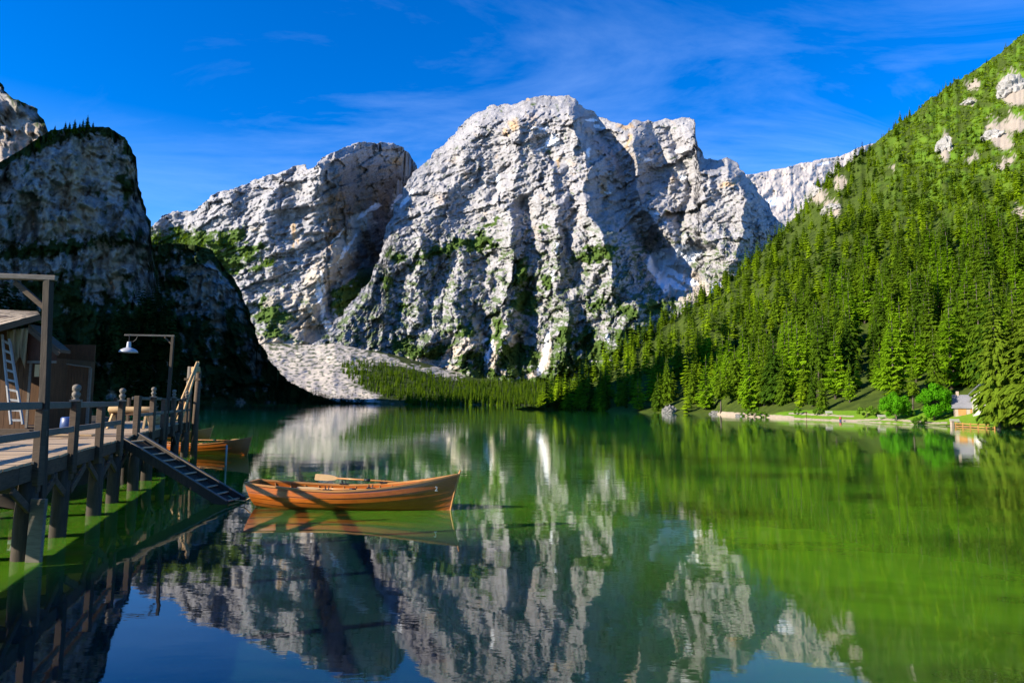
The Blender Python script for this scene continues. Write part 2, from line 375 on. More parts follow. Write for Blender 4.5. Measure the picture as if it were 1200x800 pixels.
def A_depth(X, Y, V):
    wx = fbm(X * 0.018, Y * 0.018, 5, 0.55, 11) * 10; wy = fbm(X * 0.018 + 7, Y * 0.018, 5, 0.55, 17) * 10
    x = X + wx; y = Y + wy
    D = 2050 + (450 - Y) * 3.7
    rel = ridges(x, y, A_R) - 0.85 * ridges(x, y, A_G)
    low = sstep(250, 330, Y)
    # buttresses and gullies that run down the slope, steeper low down
    rel = rel + (ridged(x / 74 + y / 420, y / 190, 6, 0.52, 3) - 0.9) * (9 + 15 * low)
    rel = rel + (ridged(x / 27, y / 62 + x / 160, 5, 0.55, 23) - 0.9) * (3 + 6 * low)
    fx, fy = X + fbm(X / 9, Y / 9, 3, 0.6, 45) * 2.5, Y + fbm(X / 9, Y / 9 + 3, 3, 0.6, 46) * 2.5
    bx_, by_ = fx - 0.45 * fy, fy + 0.50 * fx          # along and across the bedding
    rel = rel + (facets(bx_, by_, 60, 24, 2, 0.30) + facets(bx_, by_, 24, 8, 3, 0.30)) * (1 - 0.4 * low) + facets(bx_, by_, 9, 3.6, 4, 0.34 + 0.2 * low)
    rel = rel + (facets(fx + 0.25 * fy, fy, 22, 46, 8, 0.42) + facets(fx + 0.2 * fy, fy, 10, 17, 9, 0.46)) * (0.25 + 0.75 * low) + facets(fx, fy, 4.2, 4.2, 10, 0.32 + 0.2 * low)
    rel = rel + fbm(x / 9, y / 11, 4, 0.66, 41) * (1.3 + 0.9 * low)
    # bedding, dipping to the left
    s = (Y + 0.50 * X + fbm(X / 50, Y / 50, 4, 0.5, 51) * 6) / 9.5
    st = s - np.floor(s); rel = rel + np.where(st < 0.75, st / 0.75, (1 - st) / 0.25) * 2.4 * (1 - 0.75 * low)
    s2 = (Y + 0.42 * X + fbm(X / 40, Y / 40, 4, 0.5, 57) * 5) / 4.1
    st2 = s2 - np.floor(s2); rel = rel + np.where(st2 < 0.7, st2 / 0.7, (1 - st2) / 0.3) * 1.3 * (1 - 0.6 * low)
    top = A_top(X); crest = sstep(0, 26, Y - top)
    hor = (y - 0.06 * x + fbm(X / 40, Y / 40, 3, 0.5, 61) * 4) / 7.0; h1 = hor - np.floor(hor)
    rel = rel + np.where(h1 < 0.7, h1 / 0.7, (1 - h1) / 0.3) * 4.0 * sstep(175, 135, Y)
    # the snow basin right of the central buttress lies well back
    bas = blobs(x, y, [(796, 310, 66, 42, -20)])
    rel = rel - (14 + 34 * sstep(345, 290, Y)) * sstep(0, 0.6, bas)
    return D - rel * (D / F) * (0.25 + 0.75 * crest)
A_VEG = [(520, 292, 46, 9, 22), (560, 285, 30, 12, 10), (575, 262, 16, 5, 20), (702, 297, 22, 13, 5), (684, 302, 14, 7), (612, 322, 12, 18), (616, 352, 18, 20), (700, 357, 14, 10), (735, 365, 16, 10), (662, 395, 10, 20), (605, 415, 26, 32), (687, 398, 14, 18),
         (548, 388, 16, 12), (470, 405, 22, 12), (520, 412, 34, 9), (455, 330, 14, 10), (465, 300, 14, 8), (770, 360, 22, 12), (500, 420, 40, 14), (700, 412, 20, 16), (662, 420, 14, 14), (578, 402, 12, 18), (740, 395, 26, 18), (585, 385, 8, 14), (636, 268, 8, 4, 30), (640, 330, 10, 12), (470, 360, 8, 6)]
A_SNOW = [(795, 299, 32, 12, 8), (770, 312, 11, 20, 30), (803, 327, 18, 5, -24), (790, 333, 20, 4, -28), (776, 330, 6, 14, 30), (815, 300, 8, 4, -30), (838, 340, 6, 12, -20), (786, 318, 14, 3.5, -28), (648, 166, 9, 5, 10), (640, 172, 14, 2.5, 15), (632, 150, 12, 1.6), (646, 158, 10, 1.5), (702, 148, 8, 2.2, -15), (692, 141, 8, 1.6), (796, 178, 5, 2), (760, 186, 6, 2), (800, 208, 5, 4), (712, 226, 4, 1.6),
          (584, 210, 2.0, 10), (476, 233, 3, 14, -35), (640, 408, 3.6, 22, -8), (634, 432, 4, 10, -30), (573, 415, 3.2, 20, -20), (568, 400, 7, 3, 30), (690, 178, 2, 6), (652, 290, 1.6, 8), (648, 324, 1.6, 8), (712, 396, 3, 6), (770, 250, 2, 2), (748, 240, 4, 2), (778, 260, 3, 1.4)]
A_SCREE = [(545, 405, 40, 7, 32), (600, 396, 8, 10), (575, 425, 14, 5, 40), (640, 415, 6, 26, -8), (628, 437, 16, 5, 25), (574, 418, 5, 22, -18), (586, 434, 12, 4, -30), (560, 372, 5, 18, -15), (800, 332, 40, 22, -30), (850, 335, 16, 14, 40), (505, 426, 40, 5, -8), (618, 398, 14, 5)]
A_OCH = [(602, 146, 7, 10, 20), (594, 156, 5, 6), (853, 215, 14, 4, 22), (708, 222, 6, 16), (618, 118, 3, 3), (735, 148, 14, 3), (480, 243, 4, 3), (560, 378, 5, 10, -10), (737, 165, 3, 12), (655, 190, 3, 10, -20)]
def A_attrs(X, Y, D, V):
    wx = fbm(X / 14, Y / 14, 4, 0.6, 71) * 6; wy = fbm(X / 14 + 5, Y / 14, 4, 0.6, 77) * 6
    n = fbm(X / 9, Y / 7, 5, 0.62, 81)
    gx = np.gradient(D, axis=1)
    ledge = np.abs(np.gradient(D, axis=0)) / np.maximum(1e-3, np.abs(np.gradient(Y, axis=0)) * D / F)
    veg = sstep(-0.10, 0.25, blobs(X, Y, A_VEG, wx, wy) + n * 0.45 - 0.05)
    speck = sstep(0.18, 0.5, n * 0.8 + sstep(230, 400, Y) * 0.42 + (ledge - 1.1) * 0.12 - 0.27) * sstep(230, 300, Y)
    veg = np.maximum(veg, speck * 0.85)
    veg = np.maximum(veg, sstep(0.25, 0.6, n * 0.45 + sstep(385, 428, Y) * 0.75 * sstep(470, 560, X)))
    snow = sstep(0.02, 0.14, blobs(X, Y, A_SNOW, wx * 0.35, wy * 0.35) + n * 0.08)
    gl = sstep(0.44, 0.62, fbm(X / 5, Y / 6, 3, 0.6, 91) + (sstep(150, 175, X * 0) * 0)) * 0
    scree = sstep(0, 0.22, blobs(X, Y, A_SCREE, wx * 0.5, wy * 0.5) + n * 0.16)
    och = 0.75 * sstep(-0.05, 0.5, blobs(X, Y, A_OCH, wx * 0.5, wy * 0.5) + n * 0.25) + 0.30 * sstep(0.55, 1.0, fbm(X / 22, Y / 22, 4, 0.55, 95)) * sstep(330, 250, Y)
    return dict(veg=veg * (1 - scree), snow=snow, scree=scree, ochre=np.clip(och, 0, 1), stain_shade=np.clip(0.45 * sstep(0.25, 0.8, fbm(X / 5, Y / 26, 4, 0.6, 99)) + 0.4 * sstep(0.35, 0.75, perlin((Y + 0.46 * X) / 3.4 + fbm(X / 30, Y / 30, 2, .5, 52) * 2, X / 60, 54)), 0, 1))
mtA, gA = relief('mountain', 360, 985, 720, 440, A_base, A_top, A_depth, ROCK, A_attrs, 0.5, 2.2, 0.07, 5, 1.0, False, 3.5)

# --- the pale ridge far behind on the right
C_top = tab([(840, 230), (870, 206), (885, 203), (900, 200), (930, 194), (960, 188), (985, 182), (1010, 172), (1060, 160), (1120, 190)])
def C_depth(X, Y, V):
    D = 3900 + (300 - Y) * 7
    rel = (ridged(X / 40, Y / 60, 5, 0.5, 5) - 0.9) * 7 + fbm(X / 12, Y / 8, 4, 0.6, 8) * 1.2 + facets(X, Y + 0.2 * X, 9, 6, 3, 0.5) + facets(X, Y + 0.2 * X, 4, 3, 5, 0.5)
    return D - rel * (D / F)
def C_attrs(X, Y, D, V):
    n = fbm(X / 10, Y / 6, 4, 0.6, 13)
    return dict(snow=sstep(0.0, 0.2, blobs(X, Y, [(905, 237, 16, 5, 12), (965, 192, 10, 1.6, 10)]) + n * 0.1), scree=0.35 * sstep(0, 0.6, n))
relief('distant_ridge', 840, 1120, 280, 110, tab([(840, 330), (1120, 330)]), C_top, C_depth, FAR_ROCK, C_attrs, 0.4, 1.4, 0.08, 15, 1.0, False)

# --- the western shoulder with its dark eastern wall
B_top = tab([(130, 290), (170, 270), (186, 259), (192, 251), (205, 247), (228, 246), (240, 236), (255, 226), (270, 221), (290, 214), (320, 203), (340, 197), (355, 194), (364, 200), (369, 197), (380, 185), (395, 177), (402, 172), (420, 168), (445, 167), (462, 167), (467, 171), (472, 175), (478, 180), (484, 189), (490, 200), (500, 210), (520, 240)])
B_R = [
    ([(372, 196), (376, 215), (366, 232), (372, 262), (386, 290), (380, 330), (372, 352)], (70, 18), 170, 46, 1.1),
    ([(330, 200), (318, 224), (300, 250), (290, 290)], 14, 50, 30),
    ([(420, 168), (406, 182), (398, 205), (400, 225)], 46, 50, 70, 1.1),
    ([(464, 167), (468, 185), (462, 205)], 18, 60, 14),
    ([(434, 262), (440, 276), (446, 296)], 22, 10, 14), ([(446, 262), (450, 280)], 16, 8, 10),
    ([(270, 222), (262, 250), (255, 290)], 12, 50, 30),
    ([(320, 240), (312, 270), (322, 310)], 18, 30, 24),
]
B_G = [([(484, 196), (470, 222), (456, 246), (446, 262), (448, 300), (452, 330)], 34, 26, 60, 1.0), ([(425, 300), (408, 320), (392, 345), (376, 370), (372, 395)], 26, 24, 24, 1.2)]
def B_depth(X, Y, V):
    wx = fbm(X * 0.022, Y * 0.022, 4, 0.5, 111) * 8; wy = fbm(X * 0.022 + 7, Y * 0.022, 4, 0.5, 117) * 8
    x = X + wx; y = Y + wy
    D = 2380 + (430 - Y) * 2.3 + sstep(378, 490, X) * 560
    rel = ridges(x, y, B_R) - ridges(x, y, B_G)
    wall = sstep(372, 392, x) * sstep(170, 215, Y)
    rel = rel + (ridged(x / 46, y / (90 + 60 * wall), 6, 0.52, 103) - 0.9) * 8
    rel = rel + (ridged(x / 17, y / 60, 4, 0.55, 123) - 0.9) * (2 + 6 * wall) + fbm(x / 9, y / 12, 4, 0.62, 141) * 1.3
    rel = rel + facets(X, Y + 0.34 * X, 40, 14, 5, 0.34) + facets(X, Y + 0.34 * X, 16, 6, 6, 0.45) + facets(X, Y + 0.34 * X, 7, 3.4, 7, 0.5)
    s = (y + 0.34 * x + fbm(X / 40, Y / 40, 3, 0.5, 151) * 6) / 7.5; st = s - np.floor(s)
    rel = rel + np.where(st < 0.72, st / 0.72, (1 - st) / 0.28) * 2.4 * (1 - wall)
    return D - rel * (D / F)
B_VEG = [(215, 285, 50, 16, 4), (265, 282, 28, 12, 20), (290, 296, 22, 7, 28), (310, 310, 16, 5, 30), (330, 385, 24, 26, -20), (315, 365, 18, 20), (345, 402, 30, 8, -6), (365, 372, 10, 26, 20), (412, 345, 30, 20, 15), (430, 325, 22, 10, 20), (405, 365, 20, 12), (385, 420, 40, 10, 10), (240, 305, 60, 20), (440, 345, 20, 30)]
B_SNOW = [(466, 236, 4, 13, -38), (478, 218, 3, 13, -36), (438, 243, 11, 3, 20), (425, 250, 3, 9, -35), (447, 318, 2.4, 26, 4), (396, 276, 1.4, 15, -42), (412, 285, 2.0, 12, -30), (400, 300, 1.8, 14, -28), (374, 345, 3.2, 15, 8), (400, 390, 22, 5, -16), (385, 382, 10, 5, -40), (378, 366, 3, 10, -10), (222, 236, 9, 1.3, 14), (486, 196, 3, 5), (378, 330, 2, 14, 10)]
B_SCREE = [(360, 372, 16, 20, 0), (380, 395, 60, 14, -14), (345, 350, 14, 6, 30), (372, 335, 18, 30, 0), (330, 405, 60, 10, -8), (425, 260, 16, 14), (405, 290, 16, 30, -30), (320, 352, 16, 5, 30), (395, 320, 16, 20), (300, 268, 14, 3, 25), (470, 225, 8, 16, -38)]
def B_attrs(X, Y, D, V):
    wx = fbm(X / 14, Y / 14, 4, 0.6, 171) * 6; wy = fbm(X / 14 + 5, Y / 14, 4, 0.6, 177) * 6; n = fbm(X / 8, Y / 6, 5, 0.62, 181)
    veg = sstep(-0.1, 0.2, blobs(X, Y, B_VEG, wx, wy) + n * 0.42)
    veg = np.maximum(veg, 0.8 * sstep(0.25, 0.5, n * 0.8 + sstep(250, 400, Y) * 0.4 - 0.3) * sstep(240, 290, Y))
    snow = sstep(0.02, 0.16, blobs(X, Y, B_SNOW, wx * 0.3, wy * 0.3) + n * 0.12)
    scree = sstep(0, 0.25, blobs(X, Y, B_SCREE, wx * 0.6, wy * 0.6) + n * 0.2)
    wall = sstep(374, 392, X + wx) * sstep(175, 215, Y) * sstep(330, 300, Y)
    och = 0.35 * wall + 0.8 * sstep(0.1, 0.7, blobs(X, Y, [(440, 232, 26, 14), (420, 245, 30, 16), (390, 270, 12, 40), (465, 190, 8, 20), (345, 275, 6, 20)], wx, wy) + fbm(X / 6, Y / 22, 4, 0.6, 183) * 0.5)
    return dict(veg=veg * (1 - 0.9 * scree) * (1 - 0.7 * wall), snow=snow, scree=scree, ochre=np.clip(och, 0, 1), stain_shade=np.clip(wall * 0.85 + 0.4 * sstep(0.2, 0.8, fbm(X / 5, Y / 26, 4, 0.6, 199)), 0, 1))  # wall term puts the wall's shade into the rock colour
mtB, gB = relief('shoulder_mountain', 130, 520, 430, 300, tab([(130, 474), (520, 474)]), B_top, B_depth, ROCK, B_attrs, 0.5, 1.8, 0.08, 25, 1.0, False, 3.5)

# --- shaded cliffs above the left shore
def cliff(name, x0, x1, nc, nr, base, top, D0, slope, lat, seed, vegtop, jag, veg_l=(), bright=()):
    def dep(X, Y, V):
        wx = fbm(X * 0.02, Y * 0.02, 4, 0.5, seed) * 6; x = X + wx; y = Y + fbm(X * 0.02 + 5, Y * 0.02, 4, 0.5, seed + 1) * 12
        D = D0 + (460 - Y) * slope + (X - x0) * lat
        rel = (ridged(x / 62, y / 130, 6, 0.54, seed + 2) - 0.9) * 18 + (ridged(x / 23, y / 50, 5, 0.55, seed + 5) - 0.9) * 9 + fbm(x / 10, y / 14, 4, 0.6, seed + 8) * 1.5 + facets(x, y, 34, 50, seed % 13, 0.6) + facets(x, y, 13, 19, seed % 11, 0.6) + facets(X, Y, 6, 8, seed % 7, 0.6) + facets(X, Y, 3.6, 4, seed % 5, 0.5)
        s = (y - 0.12 * x + fbm(X / 40, Y / 40, 3, 0.5, seed + 9) * 10) / 26; st = s - np.floor(s)
        rel = rel + np.where(st < 0.8, st / 0.8, (1 - st) / 0.2) * 7
        rel = rel * sstep(0.0, 0.12, V)
        return D - rel * (D / F)
    def at(X, Y, D, V):
        n = fbm(X / 20, Y / 22, 5, 0.6, seed + 12); n2 = fbm(X / 7, Y / 12, 4, 0.6, seed + 14)
        tp = top(X)
        veg = sstep(-0.15, 0.25, n * 0.9 + n2 * 0.35 + sstep(290, 420, Y) * 1.1 + sstep(14, 0, Y - tp) * vegtop - 0.48)
        if veg_l: veg = np.maximum(veg, sstep(-0.1, 0.2, blobs(X, Y, veg_l, n * 8, n2 * 8) + n2 * 0.3))
        br = sstep(-0.1, 0.4, blobs(X, Y, bright, n * 8, n2 * 8) + n2 * 0.5) if bright else 0
        veg = veg * (1 - 0.85 * br)
        return dict(veg=veg, stain_shade=0.65 * sstep(-0.05, 0.5, fbm(X / 9, Y / 30, 4, 0.6, seed + 16)) * (1 - br), ochre=0.35 * br, scree=sstep(0.0, 0.3, blobs(X, Y, SCREE_L, n * 10, n2 * 5) + n2 * 0.35))
    return relief(name, x0, x1, nc, nr, base, top, dep, ROCK_DARK, at, 0.5, jag, 0.07, seed, 1.0, False, 3.0)
SCREE_L = [(115, 452, 30, 9, -22), (85, 415, 12, 26, -20), (70, 400, 8, 18, -10), (205, 395, 6, 40, 12), (225, 425, 8, 30, 20), (250, 447, 18, 10, -30), (270, 462, 24, 6, -12), (160, 470, 80, 4)]
E0_top = tab([(-260, -60), (-120, 20), (-40, 62), (0, 96), (8, 106), (16, 117), (30, 121), (44, 128), (52, 141), (58, 160), (80, 190), (120, 260)])
cliff('upper_cliff', -260, 120, 150, 110, tab([(-260, 400), (120, 400)]), E0_top, 430, 0.5, 0.2, 301, 1.2, 1.6, bright=[(20, 165, 40, 36)])
E1_top = tab([(-260, -330), (-160, -300), (-100, -230), (-60, -60), (-28, 135), (-8, 188), (0, 190), (20, 178), (45, 162), (60, 153), (90, 150), (112, 149), (128, 149), (136, 155), (148, 164), (154, 174), (158, 186), (159, 200), (162, 216), (166, 231), (170, 243), (174, 254), (176, 275), (180, 310), (190, 360), (205, 420), (215, 468)])  # unseen left crest raised so its shadow falls on the wooded point
E1, gE1 = cliff('lakeside_cliff', -260, 215, 330, 260, tab([(-260, 483), (215, 481)]), E1_top, 175, 0.05, 0.16, 331, 1.6, 1.2,
    veg_l=[(70, 290, 120, 9, 6), (40, 170, 60, 10, 20), (150, 170, 12, 14), (150, 215, 10, 24), (130, 380, 160, 30), (60, 340, 40, 20)],
    bright=[(85, 215, 16, 40, -12), (105, 190, 10, 22), (70, 260, 26, 16), (128, 180, 5, 14), (155, 200, 6, 14), (95, 250, 18, 26), (135, 325, 10, 20), (35, 255, 10, 20), (120, 300, 20, 16)])
E2_top = tab([(-80, 205), (0, 218), (100, 240), (140, 268), (165, 290), (180, 287), (200, 285), (225, 287), (245, 292), (258, 306), (270, 323), (282, 341), (290, 360), (296, 378), (303, 400), (316, 421), (331, 440), (346, 452), (365, 461), (392, 470), (430, 474)])  # left end, hidden by the nearer cliff, added to shade the valley floor
E2, gE2 = cliff('wooded_spur', -80, 430, 380, 190, tab([(-80, 472), (430, 475.8)]), E2_top, 745, 0.35, 0.72, 361, 2.2, 1.0,
    veg_l=[(220, 300, 60, 10), (270, 440, 60, 16), (250, 380, 50, 16), (180, 400, 40, 60), (330, 460, 60, 10), (210, 330, 30, 12)],
    bright=[(235, 335, 14, 22, 10), (255, 370, 8, 30, 10), (212, 310, 12, 8), (285, 360, 5, 20), (300, 430, 10, 14)])

# --- scree fans and wooded flat at the head of the lake
G_top = tab([(150, 452), (250, 436), (296, 412), (310, 402), (330, 402), (352, 404), (372, 404), (392, 402), (420, 408), (450, 413), (480, 420), (520, 432), (560, 441), (600, 445), (650, 445), (720, 442), (800, 446)])
def G_depth(X, Y, V):
    return 1120 * (1 - V) + 2100 * V + (fbm(X / 30, Y / 14, 5, 0.6, 401) * 22 + facets(X, Y, 12, 3.4, 4, 0.4)) * np.minimum(1, V * 6) * np.minimum(1, (1 - V) * 6 + .2)
def G_attrs(X, Y, D, V):
    wx = fbm(X / 22, Y / 9, 4, 0.6, 411) * 9; wy = fbm(X / 22, Y / 9 + 4, 4, 0.6, 413) * 5; n = fbm(X / 8, Y / 3.2, 4, 0.6, 415)
    sc = sstep(-0.05, 0.2, blobs(X, Y, [(350, 428, 80, 22, -14), (390, 408, 60, 18, -18), (440, 418, 50, 6, -16), (490, 430, 40, 4, -14), (520, 436, 22, 3, -12), (380, 460, 70, 12, -6), (330, 452, 60, 20), (400, 392, 26, 12, -20), (536, 441, 12, 2.4, -20), (560, 437, 14, 2), (640, 432, 12, 4, 20), (575, 433, 12, 3, -25)], wx, wy) + n * 0.16)
    shore = sstep(474.2, 475.6, Y + n * 0.5) * ((X < 440) | (X > 596)) * 1.0
    flow = sstep(0.15, 0.6, fbm((X + 2.6 * Y) / 7, (Y - 0.3 * X) / 40, 4, 0.6, 417)); spk = sstep(0.30, 0.5, fbm(X / 5, Y / 2.4, 4, 0.6, 419) + 0.18 * sstep(440, 425, Y)) * sc
    return dict(scree=np.maximum(sc, shore * 0.9) * (1 - 0.55 * flow) * (1 - spk), veg=np.clip(1 - sc + 0.85 * spk, 0, 1), snow=sstep(0.05, 0.2, blobs(X, Y, [(397, 388, 20, 5, -16), (420, 396, 12, 4, -25)], wx * .3, wy * .3) + n * 0.1))
gG_o, gG = relief('valley_floor', 150, 800, 400, 150, tab([(150, 473.4), (300, 473.8), (600, 476.3), (800, 478.2)]), G_top, G_depth, rock_mat('scree_and_alpine_turf', (0.45, 0.42, 0.38), (0.5, 0.47, 0.43), 1.0, (0.030, 0.040, 0.012)), G_attrs, 0.05)

# --- wooded hillside on the right, with the meadow at its foot
F_ys = tab([(600, 478.5), (625, 479.4), (640, 480), (740, 484), (800, 486), (838, 487), (850, 488.5), (880, 490.5), (920, 493), (1000, 497), (1060, 500.5), (1110, 503.5), (1135, 505), (1160, 507), (1200, 509), (1350, 519), (1560, 534)])
F_top = tab([(600, 478), (625, 478), (640, 474), (660, 466), (700, 440), (740, 411), (780, 381), (830, 347), (880, 310), (920, 268), (960, 222), (985, 197), (1010, 180), (1050, 148), (1100, 110), (1150, 77), (1200, 41), (1300, -32), (1560, -190)])
F_dt = tab([(600, 395), (640, 400), (700, 440), (740, 480), (830, 570), (900, 650), (1000, 770), (1100, 890), (1200, 1000), (1350, 1100), (1560, 1150)])
def F_depth(X, Y, V):
    px = X[0] if X.ndim == 2 else X
    Ds = WP(px, F_ys(px), -0.6)[..., 1]
    Dt = F_dt(px)
    k = V ** 1.0
    D = Ds * (Dt / Ds) ** k
    rel = (ridged(X / 80, Y / 110, 4, 0.5, 501) - 0.9) * 0.020 + fbm(X / 20, Y / 20, 4, 0.55, 507) * 0.010
    return D * (1 - rel * sstep(0.10, 0.4, V))
ROCKY = [(1187, 105, 18, 20, 20), (1107, 174, 6, 17, 0), (1170, 160, 12, 20, 35), (1188, 145, 16, 10), (1140, 185, 10, 4, 30), (1140, 100, 10, 5), (955, 225, 10, 16, 30), (975, 245, 12, 10, 30), (985, 215, 8, 8), (1030, 150, 8, 4), (1195, 250, 8, 6), (1178, 192, 14, 5, 30), (1136, 120, 8, 4), (1045, 200, 6, 3)]
MEAD = [(1020, 489, 110, 9), (1100, 488, 90, 10), (960, 486, 60, 6), (1180, 492, 60, 12)]
def F_attrs(X, Y, D, V):
    n = fbm(X / 16, Y / 16, 5, 0.6, 511); n2 = fbm(X / 6, Y / 3, 4, 0.6, 513)
    rock = sstep(-0.05, 0.2, blobs(X, Y, ROCKY, n * 5, n2 * 5) + n2 * 0.3)
    mead = sstep(0, 0.15, blobs(X, Y, MEAD) + n2 * 0.06)
    dsh = F_ys(X) - Y
    gravel = sstep(4.6, 3.6, dsh + n2 * 0.8 - 2.0 * ((X > 843) & (X < 930))) * sstep(832, 846, X)
    path = sstep(1.2, 0.7, np.abs(Y - (491.5 + (X - 1000) * 0.028 + 1.2 * np.sin(X / 17)) + n2 * 0.25)) * ((X > 975) & (X < 1110))
    path = np.maximum(path, sstep(1.0, 0.6, np.abs(Y - (484.5 + (X - 935) * 0.05 + n2 * 0.4))) * ((X > 925) & (X < 1000)))
    gr = np.clip(np.maximum(gravel, path * 0.8) * sstep(0.35, 0.2, dsh / (F_ys(X) - F_top(X) + 1e-3)), 0, 1)
    up = sstep(330, 180, Y) * sstep(980, 1100, X)
    return dict(scree=np.maximum(gr, rock * 0.55), stain_shade=rock * 0.0, snow=0 * X, veg=(1 - gr) * (1 - rock), grass=np.clip(mead + 0.75 * up * sstep(-0.3, 0.5, n), 0, 1))
def hill_mat():
    m = Mat('forest_floor_and_meadow')
    n = m.noise(0.25, 5, 0.65); n2 = m.noise(2.2, 4, 0.7); n3 = m.noise(0.06, 5, 0.6)
    rock = m.mix(m.rng(n, 0.35, 0.65), (0.33, 0.30, 0.27), (0.22, 0.20, 0.18))
    grav = m.mix(m.rng(n2, 0.35, 0.65), (0.46, 0.38, 0.28), (0.30, 0.235, 0.17))
    flo = m.mix(m.rng(n, 0.35, 0.65), (0.035, 0.055, 0.010), (0.07, 0.10, 0.015))
    grs = m.mix(m.rng(n3, 0.35, 0.65), (0.10, 0.22, 0.012), (0.17, 0.26, 0.02)); grs = m.mix(m.rng(n2, 0.4, 0.7, 0, 0.6), grs, (0.06, 0.15, 0.01))
    v = m.mix(m.attr('grass'), flo, grs)
    col = m.mix(m.attr('veg'), rock, v); col = m.mix(m.attr('scree'), col, grav)
    m.bump(m.math('ADD', n, n2), 0.8, 0.25)
    return m.fin(col, 0.95, 0.05)
hillF, gF = relief('hillside', 600, 1560, 520, 240, tab([(0, 0)]) if False else (lambda x: F_ys(x) + 0.0), F_top, F_depth, hill_mat(), F_attrs, 0.25, 2.6, 0.09, 55, 1.25)
def hill_point(px, py):
    """ground point of the hillside seen at (px, py)"""
    c = np.clip(np.interp(px, gF['px'], np.arange(len(gF['px']))), 0, len(gF['px']) - 1.001); i = int(c); f = c - i
    out = []
    for j in (i, i + 1):
        ys_ = gF['PY'][:, j][::-1]; V_ = gF['V'][:, j][::-1]
        out.append(np.array([np.interp(py, ys_, V_[:, k]) for k in range(3)]))
    return out[0] * (1 - f) + out[1] * f

# --- the lake
def water_mat():
    m = Mat('lake_water')
    geo = N(m.t, 'ShaderNodeNewGeometry'); sx = N(m.t, 'ShaderNodeSeparateXYZ'); m.L(geo.outputs['Position'], sx.inputs[0])
    big = m.noise(0.05, 3, 0.5); med = m.noise(0.16, 4, 0.6, (1, 0.6, 1))
    # bed depth plus painted shade: lit green near shore, dark teal farther out
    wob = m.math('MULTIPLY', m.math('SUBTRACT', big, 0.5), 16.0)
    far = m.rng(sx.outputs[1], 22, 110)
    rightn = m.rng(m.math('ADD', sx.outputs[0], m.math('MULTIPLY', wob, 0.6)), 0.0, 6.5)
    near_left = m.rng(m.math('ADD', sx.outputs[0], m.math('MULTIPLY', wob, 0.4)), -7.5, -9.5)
    boat_lit_shelf = m.math('MULTIPLY', m.rng(m.math('ADD', sx.outputs[1], m.math('MULTIPLY', wob, 0.15)), 16.0, 19.5), m.rng(sx.outputs[0], -9.0, -4.5, 0.10, 0.85))
    lit_shelf = m.math('MAXIMUM', m.math('MAXIMUM', rightn, near_left), boat_lit_shelf)
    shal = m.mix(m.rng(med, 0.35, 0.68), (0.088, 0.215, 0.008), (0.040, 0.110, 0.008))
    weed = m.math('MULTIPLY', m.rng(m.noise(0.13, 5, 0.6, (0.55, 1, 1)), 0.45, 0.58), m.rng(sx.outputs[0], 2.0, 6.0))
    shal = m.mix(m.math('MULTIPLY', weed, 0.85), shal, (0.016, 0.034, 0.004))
    deep_shade = (0.004, 0.020, 0.020)
    col = m.mix(lit_shelf, deep_shade, shal)
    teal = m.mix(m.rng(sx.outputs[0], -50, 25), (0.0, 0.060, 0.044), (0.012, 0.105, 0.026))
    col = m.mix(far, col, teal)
    m.b.inputs['IOR'].default_value = 1.55
    # ripples: long soft undulation near the pier, finer wind ripples out on the lake
    r1 = m.noise(0.55, 2, 0.5, (0.55, 1, 1)); r2 = m.noise(2.6, 3, 0.55, (0.5, 1, 1)); r3 = m.noise(9.0, 2, 0.5, (0.5, 1, 1))
    wind = m.rng(m.noise(0.035, 3, 0.55, (0.5, 1, 1)), 0.42, 0.62)
    out_ = m.rng(sx.outputs[1], 14, 40)
    amp = m.math('ADD', 0.25, m.math('MULTIPLY', m.math('MULTIPLY', wind, out_), 1.0))
    h = m.math('ADD', m.math('MULTIPLY', r1, 0.0062), m.math('MULTIPLY', amp, m.math('ADD', m.math('MULTIPLY', r2, 0.0036), m.math('MULTIPLY', r3, 0.0011))))
    m.bump(h, 1.0, 1.0)
    return m.fin(col, 0.02, 0.5, **{'Subsurface Weight': 0.8, 'Subsurface Scale': 0.30, 'Subsurface Radius': (0.35, 1.0, 0.5)})
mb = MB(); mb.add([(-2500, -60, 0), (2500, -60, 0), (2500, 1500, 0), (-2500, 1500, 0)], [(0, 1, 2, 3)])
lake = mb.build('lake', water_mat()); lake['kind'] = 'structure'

# ------------------------------------------------------------------ trees
SPRUCE = leaf_mat('spruce_needles', (0.046, 0.100, 0.008), (0.150, 0.245, 0.010), 0.34)
LARCH = leaf_mat('larch_needles', (0.150, 0.290, 0.008), (0.220, 0.380, 0.012), 0.38)
FOREST = leaf_mat('forest_needles', (0.034, 0.076, 0.008), (0.285, 0.430, 0.010), 0.38, True)
DARKWOOD = leaf_mat('shaded_forest_needles', (0.018, 0.034, 0.010), (0.045, 0.075, 0.014), 0.15, True)  # darker copy of the forest needles, with shade put into the colour
BROADLEAF = leaf_mat('broad_leaves', (0.095, 0.330, 0.008), (0.130, 0.380, 0.012), 0.42)
BUSHLEAF = leaf_mat('bush_leaves', (0.080, 0.190, 0.012), (0.150, 0.280, 0.018), 0.30)
BARK = wood_mat('grey_bark', (0.09, 0.07, 0.055), (0.15, 0.12, 0.10), 0.9, (6, 6, 1), 2.0, bump=0.02)

